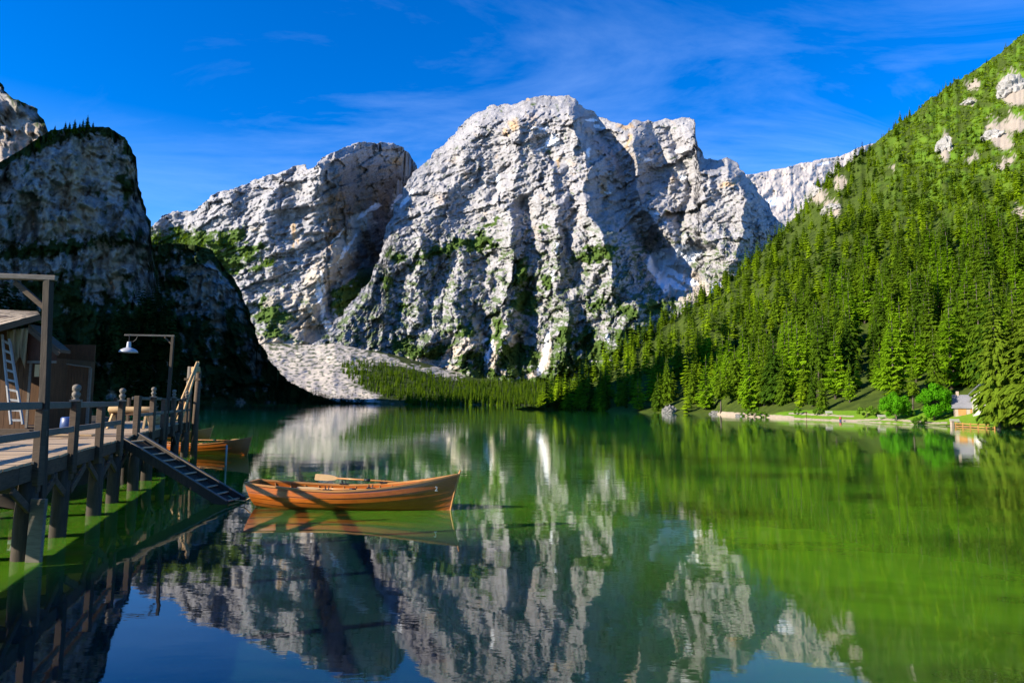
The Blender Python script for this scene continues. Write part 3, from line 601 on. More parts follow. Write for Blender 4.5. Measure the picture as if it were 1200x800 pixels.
def conifer(seed, whorls, nb, pairs, width, droop, base=0.06, larch=False, ragged=0.25, spray=0.50):
    """unit-height crown (triangles): whorls of drooping boughs with side sprays"""
    R = random.Random(seed); V = []; T = []
    for w in range(whorls):
        f = (w + R.uniform(-0.3, 0.3)) / whorls; f = min(max(f, 0), 1)
        z0 = base + (1 - base) * f
        env = width * ((1 - f) ** 0.85) * (0.55 + 0.45 * min(1, f * 7)) + 0.006
        off = R.random() * 6.28
        for k in range(nb if f < 0.8 else max(3, nb - 2)):
            if R.random() < ragged * 0.4: continue
            a = off + 6.2832 * (k + R.uniform(-0.25, 0.25)) / nb; L = env * R.uniform(1 - ragged, 1 + ragged * 0.6)
            ca, sa = math.cos(a), math.sin(a); dr = droop * R.uniform(0.7, 1.3) * (1 - 0.5 * f)
            def pt(t, side=0.0, dz=0.0):
                r = L * t; z = z0 + L * (0.12 * t - dr * t * t) + dz
                return (ca * r - sa * side, sa * r + ca * side, z)
            if pairs == 0:
                b = len(V); wd = L * 0.42
                V += [pt(0.02), pt(0.66, wd, -0.50 * L), pt(1.0, 0, -0.30 * L), pt(0.66, -wd, -0.50 * L)]
                T += [(b, b + 1, b + 2), (b, b + 2, b + 3)]
                continue
            for q in range(pairs):
                t = 0.18 + 0.82 * (q + 0.4) / pairs; sl = L * spray * (1.08 - t * 0.7) * R.uniform(0.7, 1.25)
                for sgn in (-1, 1):
                    b = len(V); g = R.uniform(-0.05, 0.05) * L
                    V += [pt(t - 0.16), pt(min(1.05, t + 0.20), sgn * sl, -sl * R.uniform(0.55, 1.25) + g), pt(min(1, t + 0.14), 0, -0.22 * sl)]
                    T.append((b, b + 1, b + 2))
            b = len(V); V += [pt(0.7, 0.10 * L), pt(1.1, 0, -0.05 * L), pt(0.7, -0.10 * L)]; T.append((b, b + 1, b + 2))
    b = len(V); r = 0.008
    V += [(r, 0, 0.93), (-r * .5, r * .87, 0.93), (-r * .5, -r * .87, 0.93), (0, 0, 1.02)]; T += [(b, b + 1, b + 3), (b + 1, b + 2, b + 3), (b + 2, b, b + 3)]
    return np.array(V), np.array(T, np.int32)
def trunk_mesh(name, r=0.016, n=7, top=0.96, seed=0):
    R = random.Random(seed); mb = MB()
    mb.tube([(R.uniform(-.004, .004) * (i > 0), R.uniform(-.004, .004) * (i > 0), top * i / 5 - (0.02 if i == 0 else 0)) for i in range(6)], [r * (1.25 if i == 0 else 1 - 0.93 * i / 5) for i in range(6)], n)
    return mb.mesh(name, BARK, True)

near_kinds = []
for i, (wh, nb, pr, wd, dr, bs, lar) in enumerate([(30, 7, 5, 0.165, 0.55, 0.04, 0), (27, 7, 5, 0.190, 0.70, 0.07, 0), (32, 6, 5, 0.140, 0.60, 0.10, 0), (26, 7, 5, 0.205, 0.50, 0.03, 0), (26, 6, 5, 0.165, 0.22, 0.10, 1), (24, 6, 5, 0.190, 0.15, 0.07, 1), (22, 6, 4, 0.135, 0.55, 0.34, 0)]):
    V_, T_ = conifer(100 + i, wh, nb, pr, wd, dr, bs, bool(lar), 0.34)
    me = np_mesh('crown', V_, T_); me.materials.append(LARCH if lar else SPRUCE)
    near_kinds.append((me, trunk_mesh('trunk', 0.0145, 7, 0.97, i), lar))
bigV, bigT = conifer(150, 64, 9, 13, 0.165, 0.50, 0.09, False, 0.55, 0.24)
me = np_mesh('crown', bigV, bigT); me.materials.append(leaf_mat('bank_spruce_needles', (0.115, 0.185, 0.012), (0.150, 0.230, 0.016), 0.34))
near_kinds.append((me, trunk_mesh('trunk', 0.0145, 9, 0.97, 9), 0))
bigV, bigT = conifer(151, 60, 9, 12, 0.18, 0.40, 0.06, False, 0.50, 0.24)
me2 = np_mesh('crown', bigV, bigT); me2.materials.append(me.materials[0])
near_kinds.append((me2, trunk_mesh('trunk', 0.0145, 9, 0.97, 10), 0))
far_kinds = []
for i, (wh, nb, wd, dr, bs) in enumerate([(13, 6, 0.17, 0.55, 0.04), (12, 6, 0.20, 0.65, 0.06), (14, 5, 0.15, 0.5, 0.05), (11, 6, 0.19, 0.25, 0.07), (12, 5, 0.22, 0.3, 0.05)]):
    far_kinds.append(conifer(200 + i, wh, nb, 0, wd, dr, bs, False, 0.4))
tiny_kinds = [conifer(300 + i, 6, 4, 0, 0.2, 0.6, 0.02, False, 0.4) for i in range(4)]

def merged(name, pts, hts, tints, kinds, mat, seed=0, trunk=True, wide=None):
    """one mesh of many distant trees"""
    rs = np.random.RandomState(seed); VS = []; TS = []; TI = []; b = 0
    kind = rs.randint(0, len(kinds), len(pts)); ang = rs.rand(len(pts)) * 6.283; wid = rs.uniform(0.85, 1.25, len(pts)) if wide is None else wide
    for j, p in enumerate(pts):
        V_, T_ = kinds[kind[j]]; c, s = math.cos(ang[j]), math.sin(ang[j]); h = hts[j]; w = h * wid[j]
        q = np.empty_like(V_); q[:, 0] = (V_[:, 0] * c - V_[:, 1] * s) * w + p[0]; q[:, 1] = (V_[:, 0] * s + V_[:, 1] * c) * w + p[1]; q[:, 2] = V_[:, 2] * h + p[2]
        VS.append(q); TS.append(T_ + b); TI.append(np.full(len(V_), tints[j])); b += len(V_)
        if trunk:
            r = h * 0.013; tv = np.array([(p[0] + r * math.cos(a), p[1] + r * math.sin(a), p[2] - 0.4) for a in (0, 2.1, 4.2)] + [(p[0], p[1], p[2] + 0.5 * h)])
            VS.append(tv); TS.append(np.array([(0, 1, 3), (1, 2, 3), (2, 0, 3)], np.int32) + b); TI.append(np.full(4, tints[j] * 0.3)); b += 4
    return link(name, np_mesh(name, np.concatenate(VS), np.concatenate(TS), False, {'tint': np.concatenate(TI)}), mat)

# --- scatter over the hillside
rs = np.random.RandomState(11)
cand = []
nrF, ncF = gF['D'].shape
PXg = np.repeat(gF['px'][None, :], nrF, 0)
Vg = gF['V']; e1 = Vg[:, 1:, :] - Vg[:, :-1, :]; e2 = Vg[1:, :, :] - Vg[:-1, :, :]
area = np.linalg.norm(np.cross(e1[:-1], e2[:, :-1])[..., :2], axis=-1) + np.abs(np.cross(e1[:-1], e2[:, :-1])[..., 2])
area = np.abs(np.cross(e1[:-1], e2[:, :-1])[..., 2])          # plan area of a cell
Dm = gF['D'][:-1, :-1]
space = 4.3 + Dm * 0.0070                                       # wanted spacing in metres
wgt = area / space ** 2
xs_, ys_ = PXg[:-1, :-1], gF['PY'][:-1, :-1]
rocky = blobs(xs_, ys_, ROCKY)
shored = F_ys(xs_) - ys_
ok = (xs_ > 633) & (xs_ < 1330) & (rocky < -0.15)
ok &= ~((xs_ > 843) & (xs_ < 1560) & (shored < np.interp(xs_, [843, 900, 940, 1000, 1060, 1110, 1150, 1200, 1300], [4, 7, 11, 13, 15, 17, 20, 18, 10])))
ok &= shored > 1.5
ok &= ~((xs_ > 1085) & (xs_ < 1180) & (shored < 23))
up = sstep(330, 150, ys_) * sstep(960, 1120, xs_)                # sparse scrub high on the right
openn = fbm(xs_ / 30, ys_ / 22, 3, 0.5, 601)
wgt = wgt * ok * (1 - 0.70 * up * sstep(-0.45, 0.35, openn))
n_per = rs.poisson(np.clip(wgt * 1.0, 0, 30))
pts = []
for i, j in zip(*np.nonzero(n_per)):
    for _ in range(n_per[i, j]):
        a, b = rs.rand(2)
        p = Vg[i, j] * (1 - a) * (1 - b) + Vg[i, j + 1] * a * (1 - b) + Vg[i + 1, j] * (1 - a) * b + Vg[i + 1, j + 1] * a * b
        pts.append((p[0], p[1], p[2], xs_[i, j], ys_[i, j], up[i, j]))
pts = np.array(pts); rs.shuffle(pts)
grid = {}; keep = []
for k, p in enumerate(pts):                                     # thin out trees that stand in each other
    md = 0.55 * (4.3 + p[1] * 0.0070); c = (int(p[0] // 8), int(p[1] // 8)); good = True
    for dx in (-1, 0, 1):
        for dy in (-1, 0, 1):
            for q in grid.get((c[0] + dx, c[1] + dy), ()):
                if (pts[q, 0] - p[0]) ** 2 + (pts[q, 1] - p[1]) ** 2 < md * md: good = False; break
    if good: grid.setdefault(c, []).append(k); keep.append(k)
pts = pts[keep]
ct = []                                                          # trees that break the crest line
for _ in range(330):
    j = rs.randint(0, ncF - 1); x = gF['px'][j]
    if not (640 < x < 1260) or rs.rand() < 0.35 * (x > 1120): continue
    i = nrF - 1 - int(rs.rand() ** 1.5 * 7); q = Vg[i, j]; ct.append((q[0], q[1], q[2] - 0.3, x, gF['PY'][i, j], 0.55 * sstep(960, 1120, x)))
for _ in range(70):                                              # the dense dark point
    x = rs.uniform(634, 712); q = hill_point(x, F_ys(x) - rs.uniform(1.0, 3.5)); ct.append((q[0], q[1], q[2] - 0.2, x, F_ys(x) - 2, 0.0))
pts = np.concatenate([pts, np.array(ct)])
hts = (rs.uniform(9.5, 25, len(pts)) * np.interp(pts[:, 1], [90, 250, 600, 1000], [1.05, 1.0, 0.8, 0.62])) * (1 - 0.45 * pts[:, 5]) * np.where(rs.rand(len(pts)) < 0.2, 0.65, 1.0)
tn = fbm(pts[:, 3] / 45, pts[:, 4] / 30, 3, 0.55, 611) * 0.50 + 0.47
tint = np.clip(tn + rs.normal(0, 0.30, len(pts)), 0, 1)
vis = (pts[:, 3] < 1235)
order = np.argsort(-(hts / pts[:, 1]) * vis)
big = order[:285]; rest = order[285:]
PLACE = [(700, 'on the shaded wooded point'), (840, 'above the large shore boulder'), (930, 'behind the pale gravel beach'), (1040, 'behind the meadow benches'), (1112, 'behind the two round leafy trees'), (1182, 'behind the chapel'), (9999, 'beyond the chapel')]
def tree_label(lar, kind, h, px, dsh):
    where = next(w for lim, w in PLACE if px < lim)
    row = 'in the front row' if dsh < 26 else ('in the middle rows' if dsh < 60 else 'high up the slope')
    what = 'slender spruce with bare lower trunk' if kind == 6 else ('bright yellow green larch' if lar else 'dark green spruce')
    size = '' if kind == 6 else ('young ' if h < 11.5 else ('tall ' if h > 20 else ''))
    return size + what + ' ' + row + ' ' + where, (size + ('larches ' if lar else 'spruces ') + row + ' ' + where)
def plant(kind, loc, h, rot, label, group, wid=1.0, name=None):
    me, tr, lar = near_kinds[kind]
    o = empty(name or ('larch_tree' if lar else 'spruce_tree'), loc, rot, label, 'tree', group); o.scale = (h * wid, h * wid, h)
    link('crown', me, None, o); link('trunk', tr, None, o)
    return o
R = random.Random(5)
for k in big:
    p = pts[k]; lar = 1 if tint[k] > 0.62 else 0
    kind = R.choice((4, 5)) if lar else (6 if R.random() < 0.10 else R.choice((0, 1, 2, 3)))
    dsh = F_ys(p[3]) - p[4]
    plant(kind, (p[0], p[1], p[2] - 0.15), hts[k], R.uniform(0, 6.28), *tree_label(lar, kind, hts[k], p[3], dsh), wid=R.uniform(0.95, 1.3))
o = merged('hillside_forest', pts[rest][:, :3], hts[rest], tint[rest], far_kinds, FOREST, 3)
tag(o, 'dense green conifer forest covering the upper hillside', 'forest', kind='stuff')

# shrubs and dwarf pine between the trees high up on the right
sh = []
w2 = area / 14.0 * (rocky < -0.05) * sstep(0.25, 0.7, up) * (xs_ < 1260)
n2 = rs.poisson(np.clip(w2 * 0.30, 0, 20))
for i, j in zip(*np.nonzero(n2)):
    for _ in range(n2[i, j]):
        a, b = rs.rand(2); sh.append(Vg[i, j] * (1 - a) * (1 - b) + Vg[i, j + 1] * a * (1 - b) + Vg[i + 1, j] * (1 - a) * b + Vg[i + 1, j + 1] * a * b)
def shrub_kind(seed, n=26):
    r = np.random.RandomState(seed); V = []; T = []
    for k in range(n):
        d = r.normal(size=3); d /= np.linalg.norm(d); d[2] = abs(d[2]) * 0.7; c = d * r.uniform(0.3, 0.55) * np.array([1.1, 1.1, 0.8])
        q = r.normal(size=(3, 3)) * 0.17; b = len(V); V += [tuple(c + q[0]), tuple(c + q[1]), tuple(c + q[2])]; T.append((b, b + 1, b + 2))
    return np.array(V), np.array(T, np.int32)
sk = [shrub_kind(40 + i) for i in range(4)]
sh = np.array(sh)
o = merged('hillside_scrub', sh, rs.uniform(2.0, 4.5, len(sh)), np.clip(rs.normal(0.55, 0.2, len(sh)), 0, 1), sk, FOREST, 9, False)
tag(o, 'low green scrub and dwarf pine high on the hillside', 'scrub', kind='stuff')

# --- wood on the flat at the head of the lake, and trees on ledges farther off
def scatter(g, n, test, seed, zoff=0.0):
    r = np.random.RandomState(seed); nr_, nc_ = g['D'].shape; out = []
    while len(out) < n:
        i = r.randint(0, nr_ - 1); j = r.randint(0, nc_ - 1)
        x, y = g['px'][j], g['PY'][i, j]
        if test(x, y, r): out.append(g['V'][i, j] + np.array([r.uniform(-2, 2), r.uniform(-2, 2), zoff]))
    return np.array(out)
def wood_test(x, y, r):
    lo = np.interp(x, [395, 420, 470, 520, 560, 640, 660], [428, 420, 428, 440, 446, 444, 440])
    return 400 < x < 690 and y > lo + r.uniform(0, 4) and not (x < 480 and y > np.interp(x, [400, 440, 480], [440, 462, 474])) 
wp = scatter(gG, 2600, wood_test, 21)
o = merged('valley_wood', wp, np.random.RandomState(2).uniform(12, 25, len(wp)), np.clip(np.random.RandomState(3).normal(0.20, 0.18, len(wp)), 0, 1), far_kinds, FOREST, 23, False, np.random.RandomState(4).uniform(0.7, 1.0, len(wp)))
tag(o, 'far conifer wood on the flat at the head of the lake', 'forest', kind='stuff')
def bank_test(x, y, r):
    return (x < 470 and y > 456 + r.uniform(0, 10) and r.rand() < 0.5) or (300 < x < 430 and abs(y - np.interp(x, [300, 430], [436, 462])) < 2.5 and r.rand() < 0.4)
bp = scatter(gG, 150, bank_test, 22)
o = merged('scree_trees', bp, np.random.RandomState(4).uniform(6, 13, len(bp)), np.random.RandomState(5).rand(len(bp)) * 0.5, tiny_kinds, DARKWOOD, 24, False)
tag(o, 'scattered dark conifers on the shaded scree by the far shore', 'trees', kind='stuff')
def ledge_test(x, y, r):
    return (555 < x < 630 and 405 < y < 446) or (630 < x < 720 and 392 < y < 446 and r.rand() < 0.7) or (470 < x < 560 and 404 < y < 422 and r.rand() < 0.6) or (500 < x < 570 and abs(y - (292 - (x - 530) * 0.25)) < 5 and r.rand() < 0.5)
lp = scatter(gA, 800, ledge_test, 25)
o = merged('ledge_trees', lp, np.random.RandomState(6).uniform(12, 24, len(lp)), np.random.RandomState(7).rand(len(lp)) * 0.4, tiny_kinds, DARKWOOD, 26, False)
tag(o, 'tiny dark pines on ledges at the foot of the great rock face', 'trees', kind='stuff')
def shoulder_test(x, y, r): return (176 < x < 262 and 268 + (x > 230) * 8 < y < 305) or (255 < x < 320 and abs(y - (280 + (x - 255) * 0.5)) < 5)
lp = scatter(gB, 380, shoulder_test, 27)
o = merged('shoulder_wood', lp, np.random.RandomState(8).uniform(16, 34, len(lp)), np.clip(np.random.RandomState(9).normal(0.5, 0.2, len(lp)), 0, 1), tiny_kinds, FOREST, 28, False)
tag(o, 'sunlit conifers on the green shoulder behind the shaded spur', 'trees', kind='stuff')
def foot_test(x, y, r): return -20 < x < 205 and y > np.interp(x, [0, 100, 180], [350, 400, 350]) + r.uniform(0, 40) and r.rand() < 0.5 and blobs(np.array([x]), np.array([y]), SCREE_L)[0] < -0.1
lp = scatter(gE1, 520, foot_test, 29)
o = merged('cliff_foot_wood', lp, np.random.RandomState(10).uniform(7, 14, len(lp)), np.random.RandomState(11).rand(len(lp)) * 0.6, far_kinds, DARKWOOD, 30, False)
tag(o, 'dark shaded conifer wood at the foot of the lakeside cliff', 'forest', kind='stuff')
def spur_test(x, y, r): return x > 150 and ((E2_top(x) + 3 < y < E2_top(x) + 9 and r.rand() < 0.6) or (y > np.interp(x, [180, 260, 400], [400, 440, 466]) and r.rand() < 0.4))
lp = scatter(gE2, 620, spur_test, 31)
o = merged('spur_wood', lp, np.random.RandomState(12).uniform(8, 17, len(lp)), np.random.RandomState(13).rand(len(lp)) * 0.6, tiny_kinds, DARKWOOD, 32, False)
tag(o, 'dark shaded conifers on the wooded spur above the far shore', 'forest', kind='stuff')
# the dozen spruces that stand against the sky on top of the cliff
for k, (x, y, hp) in enumerate([(64, 157, 12), (72, 155, 7), (76, 156, 16), (81, 154, 13), (85, 154, 17), (91, 153, 12), (95, 153, 16), (103, 152, 19), (109, 152, 11), (117, 152, 6), (57, 163, 14), (50, 168, 13), (44, 172, 14)]):
    j = int(np.argmin(np.abs(gE1['px'] - x))); i = int(np.argmin(np.abs(gE1['PY'][:, j] - y))); p = gE1['V'][i, j]
    plant(R.choice((0, 2)), (p[0], p[1], p[2] - 0.5), hp * p[1] / F * 1.05, R.uniform(0, 6), 'dark spruce standing against the sky on top of the shaded cliff', 'spruces on the cliff top', 1.4)

# ------------------------------------------------------------------ pier, boathouse, lamps
OLD = wood_mat('weathered_pier_wood', (0.055, 0.036, 0.022), (0.115, 0.080, 0.052), 0.85, (2, 2, 14), 2.0)
OLDX = wood_mat('weathered_rail_wood', (0.125, 0.105, 0.082), (0.225, 0.19, 0.15), 0.85, (2, 14, 14), 1.6)
WETPILE = wood_mat('dark_wet_pile_wood', (0.028, 0.021, 0.015), (0.070, 0.052, 0.035), 0.8, (8, 8, 1), 2.4, bump=0.012)
DECKW = wood_mat('sun_bleached_deck_boards', (0.42, 0.29, 0.17), (0.52, 0.37, 0.23), 0.85, (1.2, 14, 14), 1.5)
HUTW = wood_mat('brown_hut_boards', (0.060, 0.027, 0.010), (0.125, 0.060, 0.024), 0.85, (10, 10, 1), 1.6)
HUTD = wood_mat('dark_red_gable_boards', (0.065, 0.024, 0.014), (0.10, 0.042, 0.024), 0.85, (10, 10, 1), 1.6)
ROOFW = wood_mat('lichened_roof_shingles', (0.26, 0.20, 0.14), (0.44, 0.35, 0.25), 0.9, (2, 9, 2), 2.2, bump=0.02)
PALEW = wood_mat('pale_peeled_wood', (0.50, 0.30, 0.13), (0.62, 0.42, 0.20), 0.7, (2, 2, 12), 1.8)
GREYLAD = wood_mat('grey_ladder_wood', (0.26, 0.25, 0.24), (0.38, 0.37, 0.35), 0.8, (6, 6, 1), 2.0)
CANVAS = wood_mat('tan_canvas', (0.22, 0.16, 0.085), (0.28, 0.205, 0.115), 0.95, (1, 1, 1), 1.5, bump=0.02)
def plain(name, c, rough=0.5, metal=0.0, spec=0.4):
    m = Mat(name); n = m.noise(6, 4, 0.6); col = m.mix(m.rng(n, 0.35, 0.7, 0, 0.6), c, tuple(k * 0.6 for k in c)); return m.fin(col, rough, spec, Metallic=metal)
STEEL = plain('dull_steel', (0.30, 0.31, 0.33), 0.45, 0.8); ENAMEL = plain('grey_enamel', (0.42, 0.42, 0.44), 0.30); IRON = plain('black_iron', (0.025, 0.026, 0.03), 0.5, 0.5)
WHITEP = plain('white_paint', (0.75, 0.75, 0.72), 0.6); BLUEP = plain('blue_plastic', (0.02, 0.05, 0.16), 0.4)
GLASSB = plain('lamp_glass', (0.6, 0.58, 0.5), 0.1)

def edge(Y, off=0.0, z=0.0):       # a point on the pier: off = metres inland of the lake-side edge
    q = Vector((-9.6 - 0.35 * (Y - 13.5), Y, 0)); nrm = Vector((-1, -0.35, 0)).normalized()
    return Vector((q.x + nrm.x * off, q.y + nrm.y * off, z))
UD = Vector((-0.35, 1, 0)).normalized(); PIER_RZ = math.atan2(UD.y, UD.x)
DZ = 2.0; WIDTH = 3.1
pier = empty('pier', edge(13.5), 0, 'weathered wooden pier on piles with knobbed railing beside the boathouse', 'pier')
def pb(mb, name, mat, par=pier, bev=0.0, smooth=False):
    o = mb.build(name, mat, par, smooth, bev)
    if par is not None:
        if par.parent is None: o.matrix_parent_inverse = Matrix.Translation(-par.location)
    return o
R = random.Random(3)
# deck boards, laid across
pm = MB().box((0, 0, 0), (WIDTH, 0.225, 0.055)).mesh('deck_board', DECKW)
Y = 6.0; k = 0
while Y < 40.2:
    c = edge(Y, WIDTH / 2 - 0.02, DZ - 0.030 + R.uniform(-0.006, 0.006) + (0.06 if Y > 24 else 0)); o = link('deck_board', pm, None, pier)
    o.location = c - pier.location; o.rotation_euler = (R.uniform(-.006, .006), R.uniform(-.004, .004), PIER_RZ - math.pi / 2 + R.uniform(-0.004, 0.004)); o.scale = (R.uniform(0.985, 1.015), 1, 1)
    Y += 0.238 * UD.y; k += 1
# edge beams and joists
for off in (0.06, WIDTH - 0.1):
    for y0, y1 in ((6, 13.5), (13.53, 19.8), (19.83, 26.2), (26.23, 34.5), (34.53, 40.3)):
        pb(MB().beam(edge(y0, off, DZ - 0.235 + (0.06 if y0 > 24 else 0)), edge(y1, off, DZ - 0.235 + (0.06 if y1 > 24 else 0)), 0.14, 0.33), 'edge_beam', OLD, bev=0.012)
pile_Y = [8.0, 11.2, 14.38, 16.78, 19.86, 22.2, 25.2, 28.4, 31.8, 36.0, 39.6]
for i, y in enumerate(pile_Y):
    for off in (0.06, WIDTH - 0.12):
        p = edge(y, off + R.uniform(-.03, .03)); r = R.uniform(0.17, 0.21); lean = R.uniform(-0.05, 0.05)
        mb = MB(); n = 9
        mb.tube([(p.x - lean * 1.5, p.y, -1.2), (p.x - lean * 0.7, p.y, 0.0), (p.x - lean * .3, p.y, 0.9), (p.x, p.y, DZ - 0.42)], [r * 1.08, r * 1.02, r, r * 0.96], n)
        pb(mb, 'pile', WETPILE, smooth=True)
    a = edge(y, -0.12, DZ - 0.53); b = edge(y, WIDTH + 0.1, DZ - 0.53)
    pb(MB().beam(a, b, 0.2, 0.24), 'cross_beam', OLD, bev=0.012)
    if i in (2, 3, 4, 5, 7, 9):      # splashed grey facing boards and knee braces
        pb(MB().beam(edge(y + 0.25, -0.03, DZ - 0.95), edge(y + 1.45, -0.03, DZ - 0.46), 0.06, 0.17), 'knee_brace', OLD, bev=0.008)
        pb(MB().beam(edge(y - 0.25, -0.03, DZ - 0.95), edge(y - 1.25, -0.03, DZ - 0.46), 0.06, 0.17), 'knee_brace', OLD, bev=0.008)
p = edge(14.12, -0.16); pb(MB().beam((p.x + .02, p.y, -0.8), (p.x + 0.06, p.y, DZ - 0.74), 0.30, 0.10, up=(0, 1, 0)), 'facing_board', OLDX, bev=0.01)
# railing
FIN = [(0.075, 0.0), (0.085, 0.03), (0.05, 0.055), (0.07, 0.085), (0.098, 0.135), (0.092, 0.18), (0.055, 0.215), (0.06, 0.235), (0.088, 0.27), (0.100, 0.315), (0.085, 0.365), (0.045, 0.395), (0.0, 0.402)]
fin_me = MB().lathe((0, 0, 0), FIN, 12).mesh('finial', OLDX, True)
def rail_post(y, off, z0, ztop, knob, w=0.17, bottom=None):
    p = edge(y, off); o = pb(MB().beam((p.x, p.y, (z0 - 0.5) if bottom is None else bottom), (p.x, p.y, ztop), w, w, up=(0, 1, 0)), 'rail_post', OLD, bev=0.014)
    if knob:
        f = link('finial', fin_me, None, o); f.location = (p.x, p.y, ztop - 0.005)
        pb(MB().box((p.x, p.y, ztop + 0.0), (w * 1.35, w * 1.35, 0.045), PIER_RZ), 'post_cap', OLDX, o)
    return o
PO = -0.09
for y, kb in ((8.2, 1), (11.2, 0), (14.3, 1), (16.75, 1), (19.3, 0), (21.95, 1)):
    rail_post(y, PO, DZ, 3.25 if kb and y > 15 else 3.06, kb and y > 15)
for y, kb, zt in ((24.55, 0, 3.42), (27.75, 1, 3.40), (30.6, 0, 3.32), (33.6, 1, 3.40), (36.4, 0, 3.32), (38.6, 1, 3.40), (40.0, 0, 3.32)):
    rail_post(y, PO, DZ, zt, kb, 0.19)
def rail(y0, y1, z, off, h=0.13, w=0.09):
    pb(MB().beam(edge(y0, off, z), edge(y1, off, z), w, h), 'rail', OLDX, bev=0.012)
for y0, y1 in ((6.5, 11.15), (11.2, 16.7), (16.75, 22.1)): rail(y0, y1, 3.14, PO + 0.13, 0.15, 0.11)
for y0, y1 in ((6.5, 11.1), (11.3, 14.2), (14.4, 16.65), (16.85, 19.2), (19.4, 21.85)): rail(y0, y1, 2.56, PO + 0.0, 0.14, 0.07)
for y0, y1, z in ((24.5, 30.6, 3.33), (30.62, 36.7, 3.30), (36.72, 40.4, 3.30)): rail(y0, y1, z, PO + 0.14, 0.11, 0.10)
for y0, y1 in ((24.65, 27.65), (27.85, 30.5), (30.7, 33.5), (33.7, 36.3), (36.5, 38.5), (38.7, 39.9)): rail(y0, y1, 2.72, PO, 0.12, 0.07)
BO = WIDTH - 0.1
for y in (12, 14.6, 17.3, 20.0): rail_post(y, BO, DZ, 3.08, 0, 0.14, DZ - 0.02)
rail(8, 20.1, 3.14, BO - 0.1, 0.13, 0.09)
for y0, y1 in ((8, 11.9), (12.1, 14.5), (14.7, 17.2), (17.4, 19.9)): rail(y0, y1, 2.56, BO, 0.14, 0.07)
rail_post(29.0, BO, DZ, 3.36, 1, 0.16, DZ + 0.03); rail_post(36.5, BO, DZ, 3.36, 0, 0.16, DZ + 0.03); rail_post(39.8, BO, DZ, 3.36, 0, 0.16, DZ + 0.03)
rail(29, 42.3, 3.32, BO + 0.0, 0.10, 0.08) if False else None

# gangway down to the water
gt = Vector(tuple(WP(149, 512, 1.98))) ; gt = edge(23.2, -0.10, 1.98); gb = Vector(tuple(WP(276, 590, -0.05)))
gw = empty('gangway', (gt.x, gt.y, 0), 0, 'steep dark gangway with cleats leading from the pier down to the water', 'gangway')
side = Vector((-(gb - gt).y, (gb - gt).x, 0)).normalized()
for s_ in (-0.50, 0.50):
    pb(MB().beam(gt + side * s_, gb + side * s_, 0.07, 0.30), 'stringer', WETPILE, gw, 0.01)
    pb(MB().beam(gt + side * s_ + Vector((0, 0, 0.165)), gb + side * s_ + Vector((0, 0, 0.165)), 0.10, 0.025), 'stringer_cap', OLDX, gw)
nt_ = 10
for k in range(nt_):
    c = gt.lerp(gb, (k + 0.55) / nt_) + Vector((0, 0, 0.02))
    pb(MB().beam(c - side * 0.465, c + side * 0.465, 0.10, 0.04, up=(0, 0, 1)), 'tread', DECKW, gw)
pb(MB().beam(gt.lerp(gb, .02) - Vector((0, 0, .06)), gt.lerp(gb, .99) - Vector((0, 0, .06)), 0.91, 0.03), 'underboard', WETPILE, gw)

# tall gallows post on the near pier
g1 = edge(14.62, -0.10)
gp = empty('gallows_post', (g1.x, g1.y, 0), 0, 'tall dark wooden gallows post with a bracketed arm over the near pier rail', 'post')
top = Vector(tuple(P(57, 328, g1.y)))
pb(MB().beam((g1.x, g1.y, 1.2), top, 0.155, 0.155, up=(0, 1, 0)), 'post', WETPILE, gp, 0.015)
arm_l = Vector(tuple(P(-70, 321, g1.y - 0.4)))
pb(MB().beam(top + Vector((0.16, 0.02, 0.04)), arm_l, 0.14, 0.11), 'arm', OLDX, gp, 0.012)
pb(MB().beam(top + Vector((-0.02, 0, -0.62)), top + Vector((-0.70, -0.03, -0.06)), 0.09, 0.11), 'brace', OLD, gp, 0.01)

# lamp post
l1 = edge(31.6, -0.08)
lp_ = empty('lamp_post', (l1.x, l1.y, 0), 0, 'slim wooden lamp post with an enamel shade hanging from its arm', 'lamp')
lt = Vector(tuple(P(203, 394, l1.y)))
pb(MB().beam((l1.x, l1.y, 1.5), lt, 0.13, 0.13, up=(0, 1, 0)), 'post', WETPILE, lp_, 0.012)
al = Vector(tuple(P(146, 392.5, l1.y - 0.5)))
pb(MB().beam(lt + Vector((0.06, 0, 0.02)), al, 0.08, 0.075), 'arm', OLDX, lp_, 0.008)
pb(MB().beam(lt + Vector((0, 0, -0.42)), lt + Vector((-0.40, 0, -0.04)), 0.05, 0.06), 'brace', OLD, lp_)
lc = Vector(tuple(P(150.5, 413, l1.y - 0.5)))
sh_ = pb(MB().lathe(lc, [(0.40, 0.0), (0.405, 0.02), (0.36, 0.10), (0.26, 0.17), (0.13, 0.215), (0.10, 0.24), (0.085, 0.46), (0.06, 0.50), (0.0, 0.505), (0.0, 0.49), (0.05, 0.48), (0.11, 0.19), (0.24, 0.15), (0.34, 0.085), (0.385, 0.005)], 20), 'lamp_shade', ENAMEL, lp_, smooth=True)
pb(MB().lathe(lc + Vector((0, 0, 0.04)), [(0.0, 0.0), (0.05, 0.02), (0.065, 0.06), (0.04, 0.12), (0.03, 0.16)], 10), 'bulb', GLASSB, sh_, smooth=True)
hk = Vector((lc.x, lc.y, al.z + (lt.z - al.z) * 0.08))
pb(MB().tube([lc + Vector((0, 0, 0.49)), lc + Vector((0.0, 0, 0.58)), hk], 0.018, 6), 'hanger', IRON, lp_)
pb(MB().tube([lc + Vector((0.03, 0, 0.50)), lc + Vector((0.20, 0, 0.50)), lc + Vector((0.30, 0.02, 0.60)), lc + Vector((0.36, 0.02, 0.74))], 0.014, 6), 'cable', IRON, lp_)

